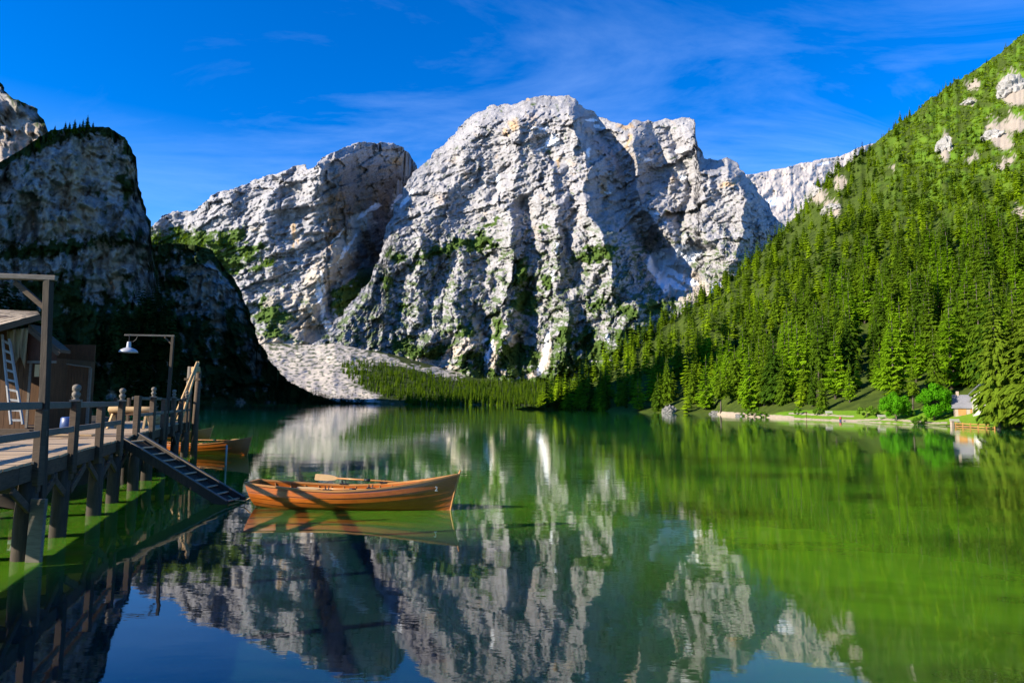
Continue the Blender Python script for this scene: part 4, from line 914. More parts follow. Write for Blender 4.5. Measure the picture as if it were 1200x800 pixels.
# end post with the long gaffs lashed to it
e1 = edge(40.35, -0.22)
ep = empty('end_post', (e1.x, e1.y, 0), 0, 'stout grey twin post at the outer end of the pier', 'post')
for dx, zt in ((-0.28, 5.25), (0.22, 5.0)):
    pb(MB().tube([(e1.x + dx, e1.y, -1.0), (e1.x + dx, e1.y, 2.0), (e1.x + dx + 0.05, e1.y, zt)], [0.20, 0.185, 0.15], 9), 'post', OLDX if dx < 0 else OLD, ep, smooth=True)
pb(MB().beam((e1.x - .5, e1.y - .1, 4.5), (e1.x + .45, e1.y - .1, 4.5), 0.12, 0.14), 'crosspiece', OLD, ep, 0.01)
def pole(name, a, b, r0, r1, mat, label, group=None):
    a, b = Vector(a), Vector(b)
    o = MB().tube([a, a.lerp(b, .33) + Vector((.01, 0, .02)), a.lerp(b, .66) + Vector((0.02, 0, .01)), b], [r0, r0 * .95, (r0 + r1) / 2, r1], 8).build(name, mat, None, True)
    return tag(o, label, 'pole', group)
for k, (x0, y0, x1, y1, d0) in enumerate(((204, 490, 231, 424, 0.35), (208, 492, 233, 424, 0.2), (213, 490, 230, 432, 0.5))):
    pole('gaff_pole', P(x0, y0, 38.0), P(x1, y1, 40.2 - d0), 0.075, 0.06, PALEW, 'long peeled pole leaning against the twin post at the pier end', 'poles leaning at the pier end')
lash = Vector(tuple(P(229.5, 434, 39.9)))
o = MB(); 
for k in range(5): o.tube([lash + Vector((0.22 * math.cos(a), 0.22 * math.sin(a), 0.06 * (k - 2) + 0.012 * a)) for a in np.linspace(0, 6.3, 13)], 0.035, 6)
tag(o.build('rope_lashing', PALEW, None, True), 'tan rope lashing wound round the poles at the pier end', 'rope')

# a pale log on a low trestle, and a heap of cut timber beyond the railing
tp = edge(29.3, 1.0, DZ + 0.06)
tr = empty('trestle', tp, 0, 'low brown wooden trestle standing on the pier deck', 'trestle')
for s_ in (-0.75, 0.75):
    for q in (-1, 1): MB().beam((s_, q * 0.30, 0.0), (s_ * 0.93, q * 0.05, 0.62), 0.08, 0.08).build('leg', PALEW, tr)
MB().beam((-0.85, 0, 0.62), (0.85, 0, 0.62), 0.12, 0.10).build('crossbar', HUTW, tr)
def log(name, c, ang, L, r, mat, label, group=None, tilt=0.0):
    d = Vector((math.cos(ang), math.sin(ang), tilt)).normalized(); c = Vector(c); R2 = random.Random(int(L * 991)); mb = MB()
    mb.tube([c + d * (L * (t - .5)) + Vector((0, 0, R2.uniform(-.015, .015))) for t in (0, .02, .25, .5, .75, .98, 1)], [r * .85, r, r * 1.03, r * .97, r, r * .98, r * .8], 10)
    return tag(mb.build(name, mat, None, True), label, 'log', group)
log('log', tp + Vector((0, 0, 0.80)), 0.1, 1.7, 0.135, PALEW, 'thick pale peeled log lying across the low trestle')
for k, (y, of, L, r, z, a) in enumerate(((33.5, .75, 2.0, .13, .19, 1.75), (34.8, .6, 1.7, .12, .18, 1.9), (37, .7, 1.9, .14, .20, 1.7), (34.4, .68, 1.8, .12, .43, 1.95), (38.4, .6, 1.6, .13, .19, 1.95))):
    q = edge(y, of, DZ + z - 0.0); log('timber_log', q, a, L, r, PALEW, 'short tan log lying on the deck behind the outer pier railing', 'logs behind the outer railing')
bq = edge(24.6, 2.0, DZ + 0.06)
tag(MB().lathe(bq, [(0.24, 0), (0.27, 0.03), (0.285, 0.30), (0.27, 0.56), (0.22, 0.60), (0.0, 0.61)], 14).build('barrel', BLUEP, None, True), 'dark blue plastic barrel standing on the shaded deck', 'barrel')
for k, (y, of, L, a) in enumerate(((22.8, 2.0, 1.5, 0.5), (23.4, 1.5, 1.1, 0.15))):
    q = edge(y, of, DZ + 0.085); o = MB().box((0, 0, 0), (L, 0.26, 0.06)).build('loose_plank', PALEW, None, bevel=0.006); o.location = q + Vector((0, 0, 0.0)); o.rotation_euler = (0, 0, a)
    tag(o, ('long pale loose plank lying on the shaded deck', 'short pale loose plank lying on the shaded deck')[k], 'plank')

# boathouse
HY = 29.0
def hp(px, py, Yd): return Vector(tuple(P(px, py, Yd)))
hut = empty('boathouse', hp(30, 505, HY), 0, 'old brown wooden boathouse with shingled roof on the inland side of the pier', 'boathouse')
def hb(mb, name, mat, par=hut, bev=0.0): return pb(mb, name, mat, par, bev)
FZ = 2.04
xw0, xw1 = hp(-90, 470, HY).x, hp(33, 470, HY).x
hb(MB().box(((xw0 + hp(104, 470, 30).x) / 2 - 0.2, HY + 2.6, FZ - 0.14), (hp(104, 470, 30).x - xw0 + 0.4, 7.0, 0.22)), 'floor', OLD)
for x in np.linspace(xw0 + .3, hp(98, 470, 30).x, 4):
    for y in (HY - 0.6, HY + 2.6, HY + 5.8): hb(MB().tube([(x, y, -1.2), (x + .03, y, FZ - .24)], [0.18, 0.16], 8), 'pile', WETPILE)
# front wall in boards with a dark doorway, side wall, back wall
door0, door1 = hp(35, 470, HY).x, hp(46, 470, HY).x
xr = hp(50, 470, HY).x
wall_top = hp(0, 385, HY).z - 0.15
x = xw0; k = 0
while x < xr - 0.1:
    w = R.uniform(0.20, 0.27); 
    if x + w > xr: w = xr - x
    lowz = FZ - 0.03
    if x + w / 2 > door0 and x + w / 2 < door1: lowz = hp(40, 425, HY).z
    xm = (x + w / 2); zt = np.interp(xm, [xw0, hp(33, 470, HY).x, xr], [wall_top, wall_top + 0.2, hp(50, 395, HY).z])
    hb(MB().box((xm, HY + R.uniform(0, 0.012), (lowz + zt) / 2), (w - 0.012, 0.035, zt - lowz)), 'wall_board', HUTW); x += w
hb(MB().box((xw0 / 2 + xr / 2, HY + 0.09, (FZ + hp(40, 425, HY).z) / 2 + 1.0), (0.1, 0.1, 2)), 'stud', HUTW)
hb(MB().box((xr + 0.0, HY + 1.75, FZ + 1.5), (0.08, 3.3, 3.0)), 'side_wall', HUTW)
hb(MB().box(((xw0 + xr) / 2, HY + 3.4, FZ + 1.9), (xr - xw0, 0.08, 3.8)), 'rear_wall', HUTW)
fr = hb(MB().box(((door0 + door1) / 2, HY - 0.03, hp(40, 425, HY).z + 0.05), (door1 - door0 + 0.3, 0.05, 0.10)), 'door_lintel', HUTW)
for xx in (door0 - 0.05, door1 + 0.05): hb(MB().box((xx, HY - 0.03, (FZ + hp(40, 425, HY).z) / 2), (0.10, 0.05, hp(40, 425, HY).z - FZ)), 'door_jamb', OLDX)
# main roof: a plane that falls towards the lake, in overlapping courses of shingles
ra, rb = hp(-95, 408, HY - 2.6), hp(47, 369, HY - 0.2)
rd, rc = hp(-150, 356, HY + 4.0), hp(44, 365.5, HY + 3.6)
nrm = (rb - ra).cross(rd - ra).normalized()
if nrm.z < 0: nrm = -nrm
roof = hb(MB().prism([ra, rb, rc, rd], -nrm * 0.16), 'roof', OLD)
for c_ in range(9):
    t0, t1 = c_ / 9, (c_ + 1.25) / 9
    a0, b0 = ra.lerp(rd, t0), rb.lerp(rc, t0); a1, b1 = ra.lerp(rd, min(1, t1)), rb.lerp(rc, min(1, t1))
    mb = MB(); u = 0.0; Ln = (b0 - a0).length; mats = []
    while u < 1:
        w = R.uniform(0.14, 0.24) / Ln; u1 = min(1, u + w); lift = 0.030 + R.uniform(0, 0.018)
        q = [a0.lerp(b0, u + .0005), a0.lerp(b0, u1 - .0005), a1.lerp(b1, u1 - .0005), a1.lerp(b1, u + .0005)]
        ext = (a0 - a1).normalized() * R.uniform(0, 0.04)
        mb.prism([q[0] + nrm * lift + ext, q[1] + nrm * lift + ext, q[2] + nrm * 0.008, q[3] + nrm * 0.008], nrm * 0.022); u = u1
    o = hb(mb, 'shingle_course', ROOFW, roof)
hb(MB().beam(ra - nrm * 0.1 + (ra - rd).normalized() * 0.05, rb - nrm * 0.1 + (rb - rc).normalized() * 0.05, 0.05, 0.22), 'eave_board', OLD, roof)
# lower gabled annexe whose verge slopes down to the right
va, vb_ = hp(33, 383, HY - 0.25), hp(70, 413, HY - 0.25); depthv = Vector((0, 0.7, 0.0))
hb(MB().prism([va, vb_, vb_ + depthv, va + depthv], (0, 0, 0.13)), 'annexe_roof', OLD)
hb(MB().beam(va + Vector((0, -.03, -.08)), vb_ + Vector((0, -.03, -.08)), 0.04, 0.17), 'verge_board', OLD)
hb(MB().prism([hp(33, 386, HY - 0.05), hp(66, 412, HY - 0.05), hp(66, 424, HY - 0.05), hp(33, 424, HY - 0.05)], (0, 0.05, 0)), 'gable_wall', HUTD)
hb(MB().beam(hp(32, 424, HY - .1), hp(66, 424, HY - .1), 0.06, 0.10), 'tie_beam', OLDX)
# tan canvas hung from the eaves
cv = []; nx_, nz_ = 22, 14
for j in range(nz_ + 1):
    for i in range(nx_ + 1):
        u, v = i / nx_, j / nz_
        xl = 8 + 3.0 * v * 0 + 8 * max(0, v - .3); xrr = 33.5 - 4.5 * v
        yy = 384 + 3 * (1 - u) + v * (30 + 14 * u + 6 * math.sin(u * 7))
        q = P(xl + (xrr - xl) * u, yy, HY - 0.30 + 0.05 * math.sin(u * 16 + v * 3) + 0.03 * math.sin(u * 33))
        cv.append(q)
cv = np.array(cv); i = np.arange(nz_)[:, None] * (nx_ + 1) + np.arange(nx_)[None, :]
cq = np.stack([i, i + 1, i + 2 + nx_, i + 1 + nx_], -1).reshape(-1, 4)
o = link('canvas_sheet', np_mesh('canvas_sheet', cv, cq, True), CANVAS); md = o.modifiers.new('thick', 'SOLIDIFY'); md.thickness = 0.015
tag(o, 'tan canvas sheet hanging from the boathouse eaves beside the ladder', 'canvas')
# ladder leaning on the wall
ld = empty('ladder', hp(16, 500, HY - 1.1), 0, 'grey wooden ladder leaning against the boathouse wall', 'ladder')
l0, l1_ = hp(13, 497, HY - 1.2), hp(2.5, 392, HY - 0.35); m0, m1 = hp(27, 497, HY - 1.2), hp(11, 397, HY - 0.35)
pb(MB().beam(l0, l1_, 0.06, 0.10, up=(0, 1, 0)), 'rail', GREYLAD, ld); pb(MB().beam(m0, m1, 0.06, 0.10, up=(0, 1, 0)), 'rail', GREYLAD, ld)
for k in range(9):
    t = (k + .4) / 9; pb(MB().beam(l0.lerp(l1_, t), m0.lerp(m1, t), 0.05, 0.09), 'rung', GREYLAD, ld)
# board fence beside the hut
f0, f1 = hp(57, 470, 30.0), hp(102, 470, 31.0)
fence = empty('board_fence', (f1.x, f1.y, FZ), 0, 'tall fence of upright brown boards beside the boathouse door', 'fence')
nbd = 13
for k in range(nbd):
    t = (k + .5) / nbd; q = f0.lerp(f1, t); zt = np.interp(t, [0, 1], [hp(57, 425, 30).z, hp(102, 431, 31).z]) + R.uniform(-.02, .02)
    w = (f1 - f0).length / nbd
    pb(MB().box((q.x, q.y + R.uniform(0, .02), (FZ + zt) / 2), (w - 0.012, 0.04, zt - FZ), math.atan2(f1.y - f0.y, f1.x - f0.x)), 'board', HUTW, fence)
pb(MB().beam(Vector((f0.x, f0.y - .02, hp(57, 425, 30).z + .03)), Vector((f1.x + .08, f1.y - .02, hp(102, 431, 31).z + .03)), 0.12, 0.05), 'capping', OLDX, fence)
pb(MB().beam((f1.x + .06, f1.y, FZ), (f1.x + .06, f1.y, hp(102, 431, 31).z), 0.10, 0.10, up=(0, 1, 0)), 'post', OLDX, fence)
nb = hp(43.5, 434, HY - .12)
o = MB().box(nb, (0.20, 0.03, 0.52)).build('notice_board', PALEW, None, bevel=0.004); tag(o, 'small narrow tan board fixed beside the boathouse doorway', 'board')

# mooring stake
q = Vector(tuple(WP(264.5, 545, 0)))
tag(MB().tube([(q.x, q.y, -0.8), (q.x, q.y, 0.5), (q.x + 0.01, q.y, 1.02)], [0.055, 0.05, 0.045], 8).build('mooring_stake', GREYLAD, None, True), 'thin pale stake standing in the water before the moored boat', 'stake')

# ------------------------------------------------------------------ rowing boats
VARN = wood_mat('varnished_larch', (0.33, 0.070, 0.006), (0.50, 0.140, 0.012), 0.28, (0.5, 10, 14), 2.0, 0.35, 0.5, 0.003, 0.45)
VARN_IN = wood_mat('pale_varnished_larch', (0.42, 0.17, 0.040), (0.56, 0.26, 0.075), 0.45, (0.5, 10, 10), 2.0, 0.15, 0.4, 0.003)
DARKKEEL = wood_mat('dark_oiled_wood', (0.10, 0.028, 0.010), (0.16, 0.05, 0.018), 0.4, (0.6, 8, 8), 2.0, 0.2)
BL = 6.5
def hull(s, t):
    """s 0 stern .. 1 bow, t 0 keel .. 1 gunwale -> (x, half breadth, z)"""
    b = 0.78 * (1 - max(0, (s - 0.42) / 0.58) ** 2.3) * (0.60 + 0.40 * math.sin(min(1, s / 0.42) * math.pi / 2)) + 0.012
    h = 0.60 + 0.15 * max(0, 1 - s / 0.45) ** 1.8 + 0.50 * max(0, (s - 0.35) / 0.65) ** 2.2
    kz = -0.16 + 0.13 * max(0, 1 - s / 0.2) ** 1.5 + 0.05 * max(0, (s - .85) / .15) ** 2
    y = b * (1 - (1 - t) ** (2.6 - 0.9 * s)) ** 1.0
    z = kz + (h - kz) * (t ** (1.55 - 0.35 * s))
    x = (s - 0.5) * BL * 0.93 + 0.02
    hh = (z - kz) / (h - kz)
    x += 0.26 * hh ** 1.2 * max(0, (s - 0.6) / 0.4) ** 2 - 0.30 * hh * max(0, 1 - s / 0.3) ** 2
    return x, y, z
def make_boat(label, group=None, number=None):
    b = empty('rowing_boat', (0, 0, 0), 0, label, 'boat', group)
    NS = 30; NK = 6; ss = [i / NS for i in range(NS + 1)]
    for sg in (-1, 1):
        for k in range(NK):
            t0, t1 = k / NK, (k + 1) / NK; mb = MB(); vs = []
            for s in ss:
                taper = 1 - 0.6 * max(0, (s - .8) / .2)
                for t, off in ((t0 - (0.03 if k else 0), 0.042 * taper), ((t0 + t1) / 2, 0.024 * taper), (t1, 0.006), (t1, -0.012), (t0, -0.006)):
                    x, y, z = hull(s, max(0, t)); vs.append((x, sg * (y + off), z))
            n = 5; fs = []
            for i in range(NS):
                for j in range(n):
                    q = (i * n + j, i * n + (j + 1) % n, (i + 1) * n + (j + 1) % n, (i + 1) * n + j); fs.append(q if sg < 0 else tuple(reversed(q)))
            fs += [tuple(range(n)), tuple(NS * n + j for j in range(n))]
            mb.add(vs, fs); o = mb.build('plank', DARKKEEL if k == 0 else VARN, b)
        pts_ = []
        for s in ss:
            x, y, z = hull(s, 1.0); pts_.append((x, sg * (y + 0.012), z + 0.018))
        mb = MB()
        vs = []; fs = []
        for (x, y, z) in pts_:
            for dy, dz in ((-0.035, -0.03), (0.035, -0.03), (0.035, 0.022), (-0.035, 0.022)): vs.append((x, y + dy, z + dz))
        for i in range(NS):
            for j in range(4): fs.append((i * 4 + j, i * 4 + (j + 1) % 4, i * 4 + 4 + (j + 1) % 4, i * 4 + 4 + j))
        fs += [(3, 2, 1, 0), tuple(NS * 4 + j for j in range(4))]
        mb.add(vs, fs); mb.build('gunwale', VARN_IN, b)
        inn = [hull(s, 0.72) for s in ss[1:-3]]
        MB().tube([(x, sg * (y - 0.035), z) for x, y, z in inn], 0.022, 6).build('stringer', VARN_IN, b)
        for i in range(2, NS - 2, 2):                      # ribs
            s = ss[i]; q = [hull(s, t) for t in (0.05, 0.2, 0.4, 0.6, 0.8, 0.97)]
            mb = MB()
            for a, c in zip(q[:-1], q[1:]): mb.beam((a[0], sg * max(0, a[1] - 0.022), a[2] + 0.01), (c[0], sg * max(0, c[1] - 0.022), c[2]), 0.03, 0.024, up=(1, 0, 0))
            mb.build('rib', VARN_IN, b)
        for s in (0.40, 0.62):                             # rowlocks
            x, y, z = hull(s, 1.0); mb = MB()
            mb.box((x, sg * (y - 0.01), z + 0.055), (0.26, 0.075, 0.035))
            for dx in (-0.055, 0.055): mb.tube([(x + dx * .3, sg * y, z + .06), (x + dx, sg * y, z + .10), (x + dx * 1.1, sg * y, z + .17)], 0.016, 6)
            mb.build('rowlock', IRON, b)
    tr_ = [hull(0, t) for t in np.linspace(0, 1, 8)]
    poly = [(x, y, z) for x, y, z in tr_] + [(x, -y, z) for x, y, z in reversed(tr_[1:])]
    MB().prism(poly, (0.05, 0, 0)).build('transom', VARN, b)
    MB().beam((tr_[-1][0] + .02, -tr_[-1][1] - .03, tr_[-1][2] + .02), (tr_[-1][0] + .02, tr_[-1][1] + .03, tr_[-1][2] + .02), 0.09, 0.05).build('transom_cap', VARN_IN, b)
    st_ = [hull(1.0, t) for t in np.linspace(0, 1, 8)]
    mb = MB(); stp = [(x + 0.01, 0, z) for x, y, z in st_] + [(st_[-1][0] + 0.055, 0, st_[-1][2] + 0.14)]
    mb.tube(stp, [0.035] * 8 + [0.03], 6); mb.build('stem', VARN_IN, b, True)
    keel = [hull(s, 0) for s in ss]; MB().tube([(x, 0, z - 0.02) for x, y, z in keel], 0.03, 6).build('keel', DARKKEEL, b)
    for s, wd in ((0.10, 0.50), (0.34, 0.26), (0.56, 0.26), (0.76, 0.24)):
        x, y, z = hull(s, 0.70); MB().box((x, 0, z + 0.02), (wd, 2 * y - 0.03, 0.035)).build('thwart', VARN_IN, b, bevel=0.006)
    for k in range(5):
        yy = (k - 2) * 0.17; MB().box((-0.55, yy, 0.03), (3.4 - 0.35 * abs(k - 2), 0.155, 0.02)).build('floorboard', VARN_IN, b)
    x, y, z = hull(0.90, 0.99); MB().prism([(x - .35, -hull(.84, .97)[1] * .96, z - .08), (x - .35, hull(.84, .97)[1] * .96, z - .08), (x + .42, 0.02, z + 0.11), (x + .42, -0.02, z + 0.11)], (0, 0, 0.02)).build('foredeck', VARN_IN, b)
    if number:
        cu = bpy.data.curves.new('number_marking', 'FONT'); cu.body = number; cu.size = 0.20; cu.extrude = 0.004; cu.align_x = 'CENTER'
        to = bpy.data.objects.new('tmp', cu); COL.objects.link(to); dg = bpy.context.evaluated_depsgraph_get()
        me = bpy.data.meshes.new_from_object(to.evaluated_get(dg)); bpy.data.objects.remove(to); me.materials.append(WHITEP)
        o = link('number_marking', me, None, b); x, y, z = hull(0.915, 0.80); x2, y2, z2 = hull(0.93, 0.80); x3, y3, z3 = hull(.915, .9)
        ex = Vector((x2 - x, -(y2 - y), 0)).normalized(); ez = Vector((0, -(y3 - y), z3 - z)).normalized(); nz_v = ex.cross(ez).normalized(); ez = nz_v.cross(ex)
        pos = Vector((x, -y, z)) + nz_v * 0.052 - ez * 0.07
        o.matrix_local = Matrix(((ex.x, ez.x, nz_v.x, pos.x), (ex.y, ez.y, nz_v.y, pos.y), (ex.z, ez.z, nz_v.z, pos.z), (0, 0, 0, 1)))
    return b
boat = make_boat('varnished clinker rowing boat with the number 2 near its bow, floating alone', number='2')
bc = (WP(300, 597) + WP(530, 599)) / 2
boat.location = (bc[0] - 0.16, bc[1] + 0.55, -0.02); boat.rotation_euler = (0, 0, math.radians(-4.5))
b2 = make_boat('golden varnished rowing boat moored against the outer pier piles', 'boats moored beyond the pier')
c = WP(262, 533.2); b2.location = (c[0] - 1.75, c[1] + 0.5, -0.02); b2.rotation_euler = (0, 0, math.radians(-4))
b3 = copy_tree(b2); b3['label'] = 'reddish rowing boat moored half hidden behind the golden one'
c = WP(240, 517); b3.location = (c[0] - 2.9, c[1] + 0.2, -0.02); b3.rotation_euler = (0, 0, math.radians(4))

def oar(loc, rz, pitch, label, roll=0.0):
    o = empty('oar', loc, rz, label, 'oar'); o.rotation_euler = (roll, pitch, rz)
    MB().tube([(0, 0, 0), (0.25, 0, 0), (0.3, 0, 0), (1.2, 0, 0), (2.1, 0, 0)], [0.018, 0.020, 0.026, 0.028, 0.024], 8).build('shaft', VARN_IN, o, True)
    mb = MB(); prof = [(2.05, .03), (2.15, .07), (2.35, .10), (2.75, .105), (2.80, .09)]
    poly = [(x, 0, w) for x, w in prof] + [(x, 0, -w) for x, w in reversed(prof)]
    mb.prism([(x, -0.011, z) for x, y, z in poly], (0, 0.022, 0)); mb.build('blade', PALEW, o)
    MB().tube([(0.95, 0, 0), (1.15, 0, 0)], 0.036, 8).build('collar', IRON, o, True)
    return o
M = Matrix.Translation(boat.location) @ Matrix.Rotation(boat.rotation_euler.z, 4, 'Z')
q = M @ Vector((1.25, 0.72, 0.76)); oar(q, math.pi + boat.rotation_euler.z - 0.02, -0.035, 'oar with broad pale blade laid along the far gunwale of the lone boat', 0.25)
q = M @ Vector((1.15, -0.38, 0.645)); oar(q, math.pi + boat.rotation_euler.z + 0.05, -0.0, 'oar lying across the thwarts inside the lone boat', 1.25)
M2 = Matrix.Translation(b2.location) @ Matrix.Rotation(b2.rotation_euler.z, 4, 'Z')
q = M2 @ Vector((-0.35, 0.55, 0.86)); oar(q, b2.rotation_euler.z, -0.0, 'pale oar lying along the gunwale of the golden moored boat', 0.3)
# mooring line from the lone boat to the gangway
a = M @ Vector((hull(0, .8)[0], 0.0, hull(0, .6)[2])); b_ = gb + Vector((-0.25, 0, 0.25))
tag(MB().tube([a, a.lerp(b_, .35) - Vector((0, 0, .16)), a.lerp(b_, .7) - Vector((0, 0, .14)), b_], 0.016, 6).build('mooring_line', PALEW, None, True), 'thin mooring line from the lone boat to the gangway foot', 'rope')

# earth bank under the boathouse, added to darken the view beneath the deck
bk = []; nbx, nby = 26, 40
for j in range(nby + 1):
    for i in range(nbx + 1):
        y = 20.6 + 50 * (j / nby) ** 1.4; x1 = -9.6 - 0.35 * (y - 13.5) - 1.7 - 0.5 * math.sin(y * .6) - 2.0 * max(0, (y - 30) / 10); x = x1 - 60 * (i / nbx) ** 1.8
        z = min(1.55, -0.7 + 0.9 * (x1 - x) * 1.1) * min(1, 0.15 + (j / 4)) + 0.12 * float(perlin(x * .7, y * .7, 5)); bk.append((x, y, z if i else -0.9))
i = np.arange(nby)[:, None] * (nbx + 1) + np.arange(nbx)[None, :]
bq_ = np.stack([i, i + 1, i + 2 + nbx, i + 1 + nbx], -1).reshape(-1, 4)[:, ::-1]
EARTH = plain('dark_earth_bank', (0.07, 0.055, 0.035), 0.95, 0, 0.1)
o = link('lake_bank', np_mesh('lake_bank', np.array(bk), bq_, True), EARTH); o['kind'] = 'structure'

# ------------------------------------------------------------------ far shore: chapel, trees, benches, fence
STUCCO = plain('white_lime_render', (0.72, 0.68, 0.60), 0.9, 0, 0.1); STONE = plain('tan_stone', (0.40, 0.32, 0.25), 0.9, 0, 0.1)
SLATE = wood_mat('grey_shingle_roof', (0.16, 0.16, 0.18), (0.26, 0.26, 0.28), 0.7, (3, 3, 3), 2.0, bump=0.03)
ORANGEW = wood_mat('orange_larch_boards', (0.42, 0.20, 0.06), (0.52, 0.27, 0.09), 0.8, (9, 9, 1), 1.5)
DARKG = plain('dark_window_glass', (0.02, 0.025, 0.03), 0.15, 0, 0.6)
BENCHW = plain('pale_bench_boards', (0.62, 0.58, 0.52), 0.8, 0, 0.2)
def gpos(px, py): return Vector(tuple(hill_point(px, py)))
def gab(root, x0, x1, y0, y1, z0, zt, ridge, wmat, rmat, over=0.35, along='x', courses=6):
    """gabled block in local coordinates of root: wall parts, roof with courses"""
    w = MB()
    for a, b in (((x0, y0), (x1, y0)), ((x1, y0), (x1, y1)), ((x1, y1), (x0, y1)), ((x0, y1), (x0, y0))):
        d = Vector((b[0] - a[0], b[1] - a[1], 0)).normalized(); n = Vector((d.y, -d.x, 0))
        gabl = (along == 'x' and abs(d.x) < .5) or (along == 'y' and abs(d.y) < .5)
        poly = [Vector((a[0], a[1], z0)), Vector((b[0], b[1], z0)), Vector((b[0], b[1], zt))] + ([Vector(((a[0] + b[0]) / 2, (a[1] + b[1]) / 2, ridge))] if gabl else []) + [Vector((a[0], a[1], zt))]
        MB().prism(poly, -n * 0.25).build('wall', wmat, root)
    if along == 'x': ra_, rb_ = Vector((x0 - over, (y0 + y1) / 2, ridge)), Vector((x1 + over, (y0 + y1) / 2, ridge)); ev = [(Vector((x0 - over, y0 - over, zt)), Vector((x1 + over, y0 - over, zt))), (Vector((x0 - over, y1 + over, zt)), Vector((x1 + over, y1 + over, zt)))]
    else: ra_, rb_ = Vector(((x0 + x1) / 2, y0 - over, ridge)), Vector(((x0 + x1) / 2, y1 + over, ridge)); ev = [(Vector((x0 - over, y0 - over, zt)), Vector((x0 - over, y1 + over, zt))), (Vector((x1 + over, y0 - over, zt)), Vector((x1 + over, y1 + over, zt)))]
    dz = Vector((0, 0, 0.12)); k = over / (abs((y1 - y0) if along == 'x' else (x1 - x0)) / 2 + over)
    for a, b in ev:
        drop = Vector((0, 0, -(ridge - zt) * k / (1 - k)))
        r = MB().prism([a + drop + dz * .0, b + drop, rb_, ra_], dz).build('roof', rmat, root)
        for c in range(courses):
            t0, t1 = c / courses, (c + 1.12) / courses
            p0, p1, q0, q1 = (a + drop).lerp(ra_, t0), (b + drop).lerp(rb_, t0), (a + drop).lerp(ra_, min(1, t1)), (b + drop).lerp(rb_, min(1, t1))
            MB().prism([p0 + dz + Vector((0, 0, .06)), p1 + dz + Vector((0, 0, .06)), q1 + dz + Vector((0, 0, .012)), q0 + dz + Vector((0, 0, .012))], (0, 0, 0.03)).build('shingle_course', rmat, r)
def opening(root, c, w, h, frame_m, fill_m, name='window', face=-1):
    x, y, z = c
    f = MB()
    for dx, dz_, sx_, sz_ in ((-w / 2, 0, .09, h + .18), (w / 2, 0, .09, h + .18), (0, h / 2, w - .09, .09), (0, -h / 2, w - .09, .09)): f.box((x + dx, y - .03, z + dz_), (sx_, .10, sz_))
    o = f.build(name, frame_m, root); MB().box((x, y - 0.012, z), (w - .09, .05, h - .09)).build('pane' if fill_m is DARKG else 'leaf', fill_m, o)
cp = gpos(1118, 488.5)
VIEW = -math.atan2(cp.x, cp.y)
ann = empty('chapel_annexe', cp, VIEW, 'low tan annexe with grey shingle roof built against the white chapel', 'building')
u = math.hypot(cp.x, cp.y) / F * 0.92                                    # metres per photo pixel there
gab(ann, -7 * u * 0, 22 * u, 0, 5.0, -0.5, 11.0 * u, 23 * u, STONE, SLATE, 0.35, 'x')
opening(ann, (7.5 * u, 0, 5.6 * u), 6.5 * u, 6.5 * u, ORANGEW, ORANGEW, 'shutter_window'); opening(ann, (17.5 * u, 0, 4.8 * u), 5.2 * u, 9.0 * u, ORANGEW, ORANGEW, 'door')
MB().box((4 * u, 2.5, 24.5 * u), (0.5, 0.5, 6 * u)).build('chimney', STONE, ann, bevel=0.02)
ch = empty('chapel', gpos(1140.5, 488.5) + Vector((0.25, 0.4, 0)), VIEW, 'small white rendered chapel with steep grey roof behind the big shore spruce', 'chapel')
gab(ch, 0, 30 * u, 0, 7.5, -0.6, 26 * u, 42 * u, STUCCO, SLATE, 0.5, 'y', 8)
opening(ch, (15 * u, 0, 10 * u), 7 * u, 17 * u, ORANGEW, ORANGEW, 'door'); opening(ch, (15 * u, 0, 28 * u), 5 * u, 6 * u, STONE, DARKG, 'window')
for s_ in (6, 24): opening(ch, (s_ * u, 0, 14 * u), 4 * u, 8 * u, STONE, DARKG, 'window')

def broadleaf(seed, n_leaf, name='crown', lumps=26, low=0.22, sx=0.46, leaf=0.034):
    """unit-height broadleaved crown: leaves gathered in clumps, and the limbs that carry them"""
    r = np.random.RandomState(seed); V = []; Fq = []; limbs = MB(); limbs.tube([(0, 0, -0.03), (0.004, 0, 0.12), (-0.004, 0.003, 0.30), (0, 0, 0.62)], [0.028, 0.022, 0.018, 0.006], 8)
    cl = []
    for k in range(lumps):
        d = r.normal(size=3); d /= np.linalg.norm(d); rr = r.uniform(0.45, 1.0) ** 0.6
        c = np.array([d[0] * sx * rr, d[1] * sx * rr, low + (1 - low) / 2 + d[2] * (1 - low) / 2 * 0.86 * rr]); s = r.uniform(0.10, 0.17); cl.append((c, s))
        b0 = (0, 0, max(0.16, min(0.55, c[2] - 0.22))); limbs.tube([b0, tuple(np.array(b0) * .5 + c * .5 + np.array([0, 0, .03])), tuple(c)], [0.010, 0.007, 0.003], 5)
    for k in range(n_leaf):
        c, s = cl[r.randint(lumps)]; d = r.normal(size=3); d /= np.linalg.norm(d); p = c + d * s * r.uniform(0.6, 1.05)
        nn = d + r.normal(size=3) * 0.5; nn /= np.linalg.norm(nn); a = np.cross(nn, r.normal(size=3)); a /= np.linalg.norm(a); e = np.cross(nn, a); q = leaf * r.uniform(0.6, 1.2)
        b = len(V); V += [tuple(p - a * q), tuple(p + e * q * .55), tuple(p + a * q), tuple(p - e * q * .55)]; Fq.append((b, b + 1, b + 2, b + 3))
    return np_mesh(name, np.array(V), np.array(Fq, np.int32)), limbs.mesh('trunk', BARK, True)
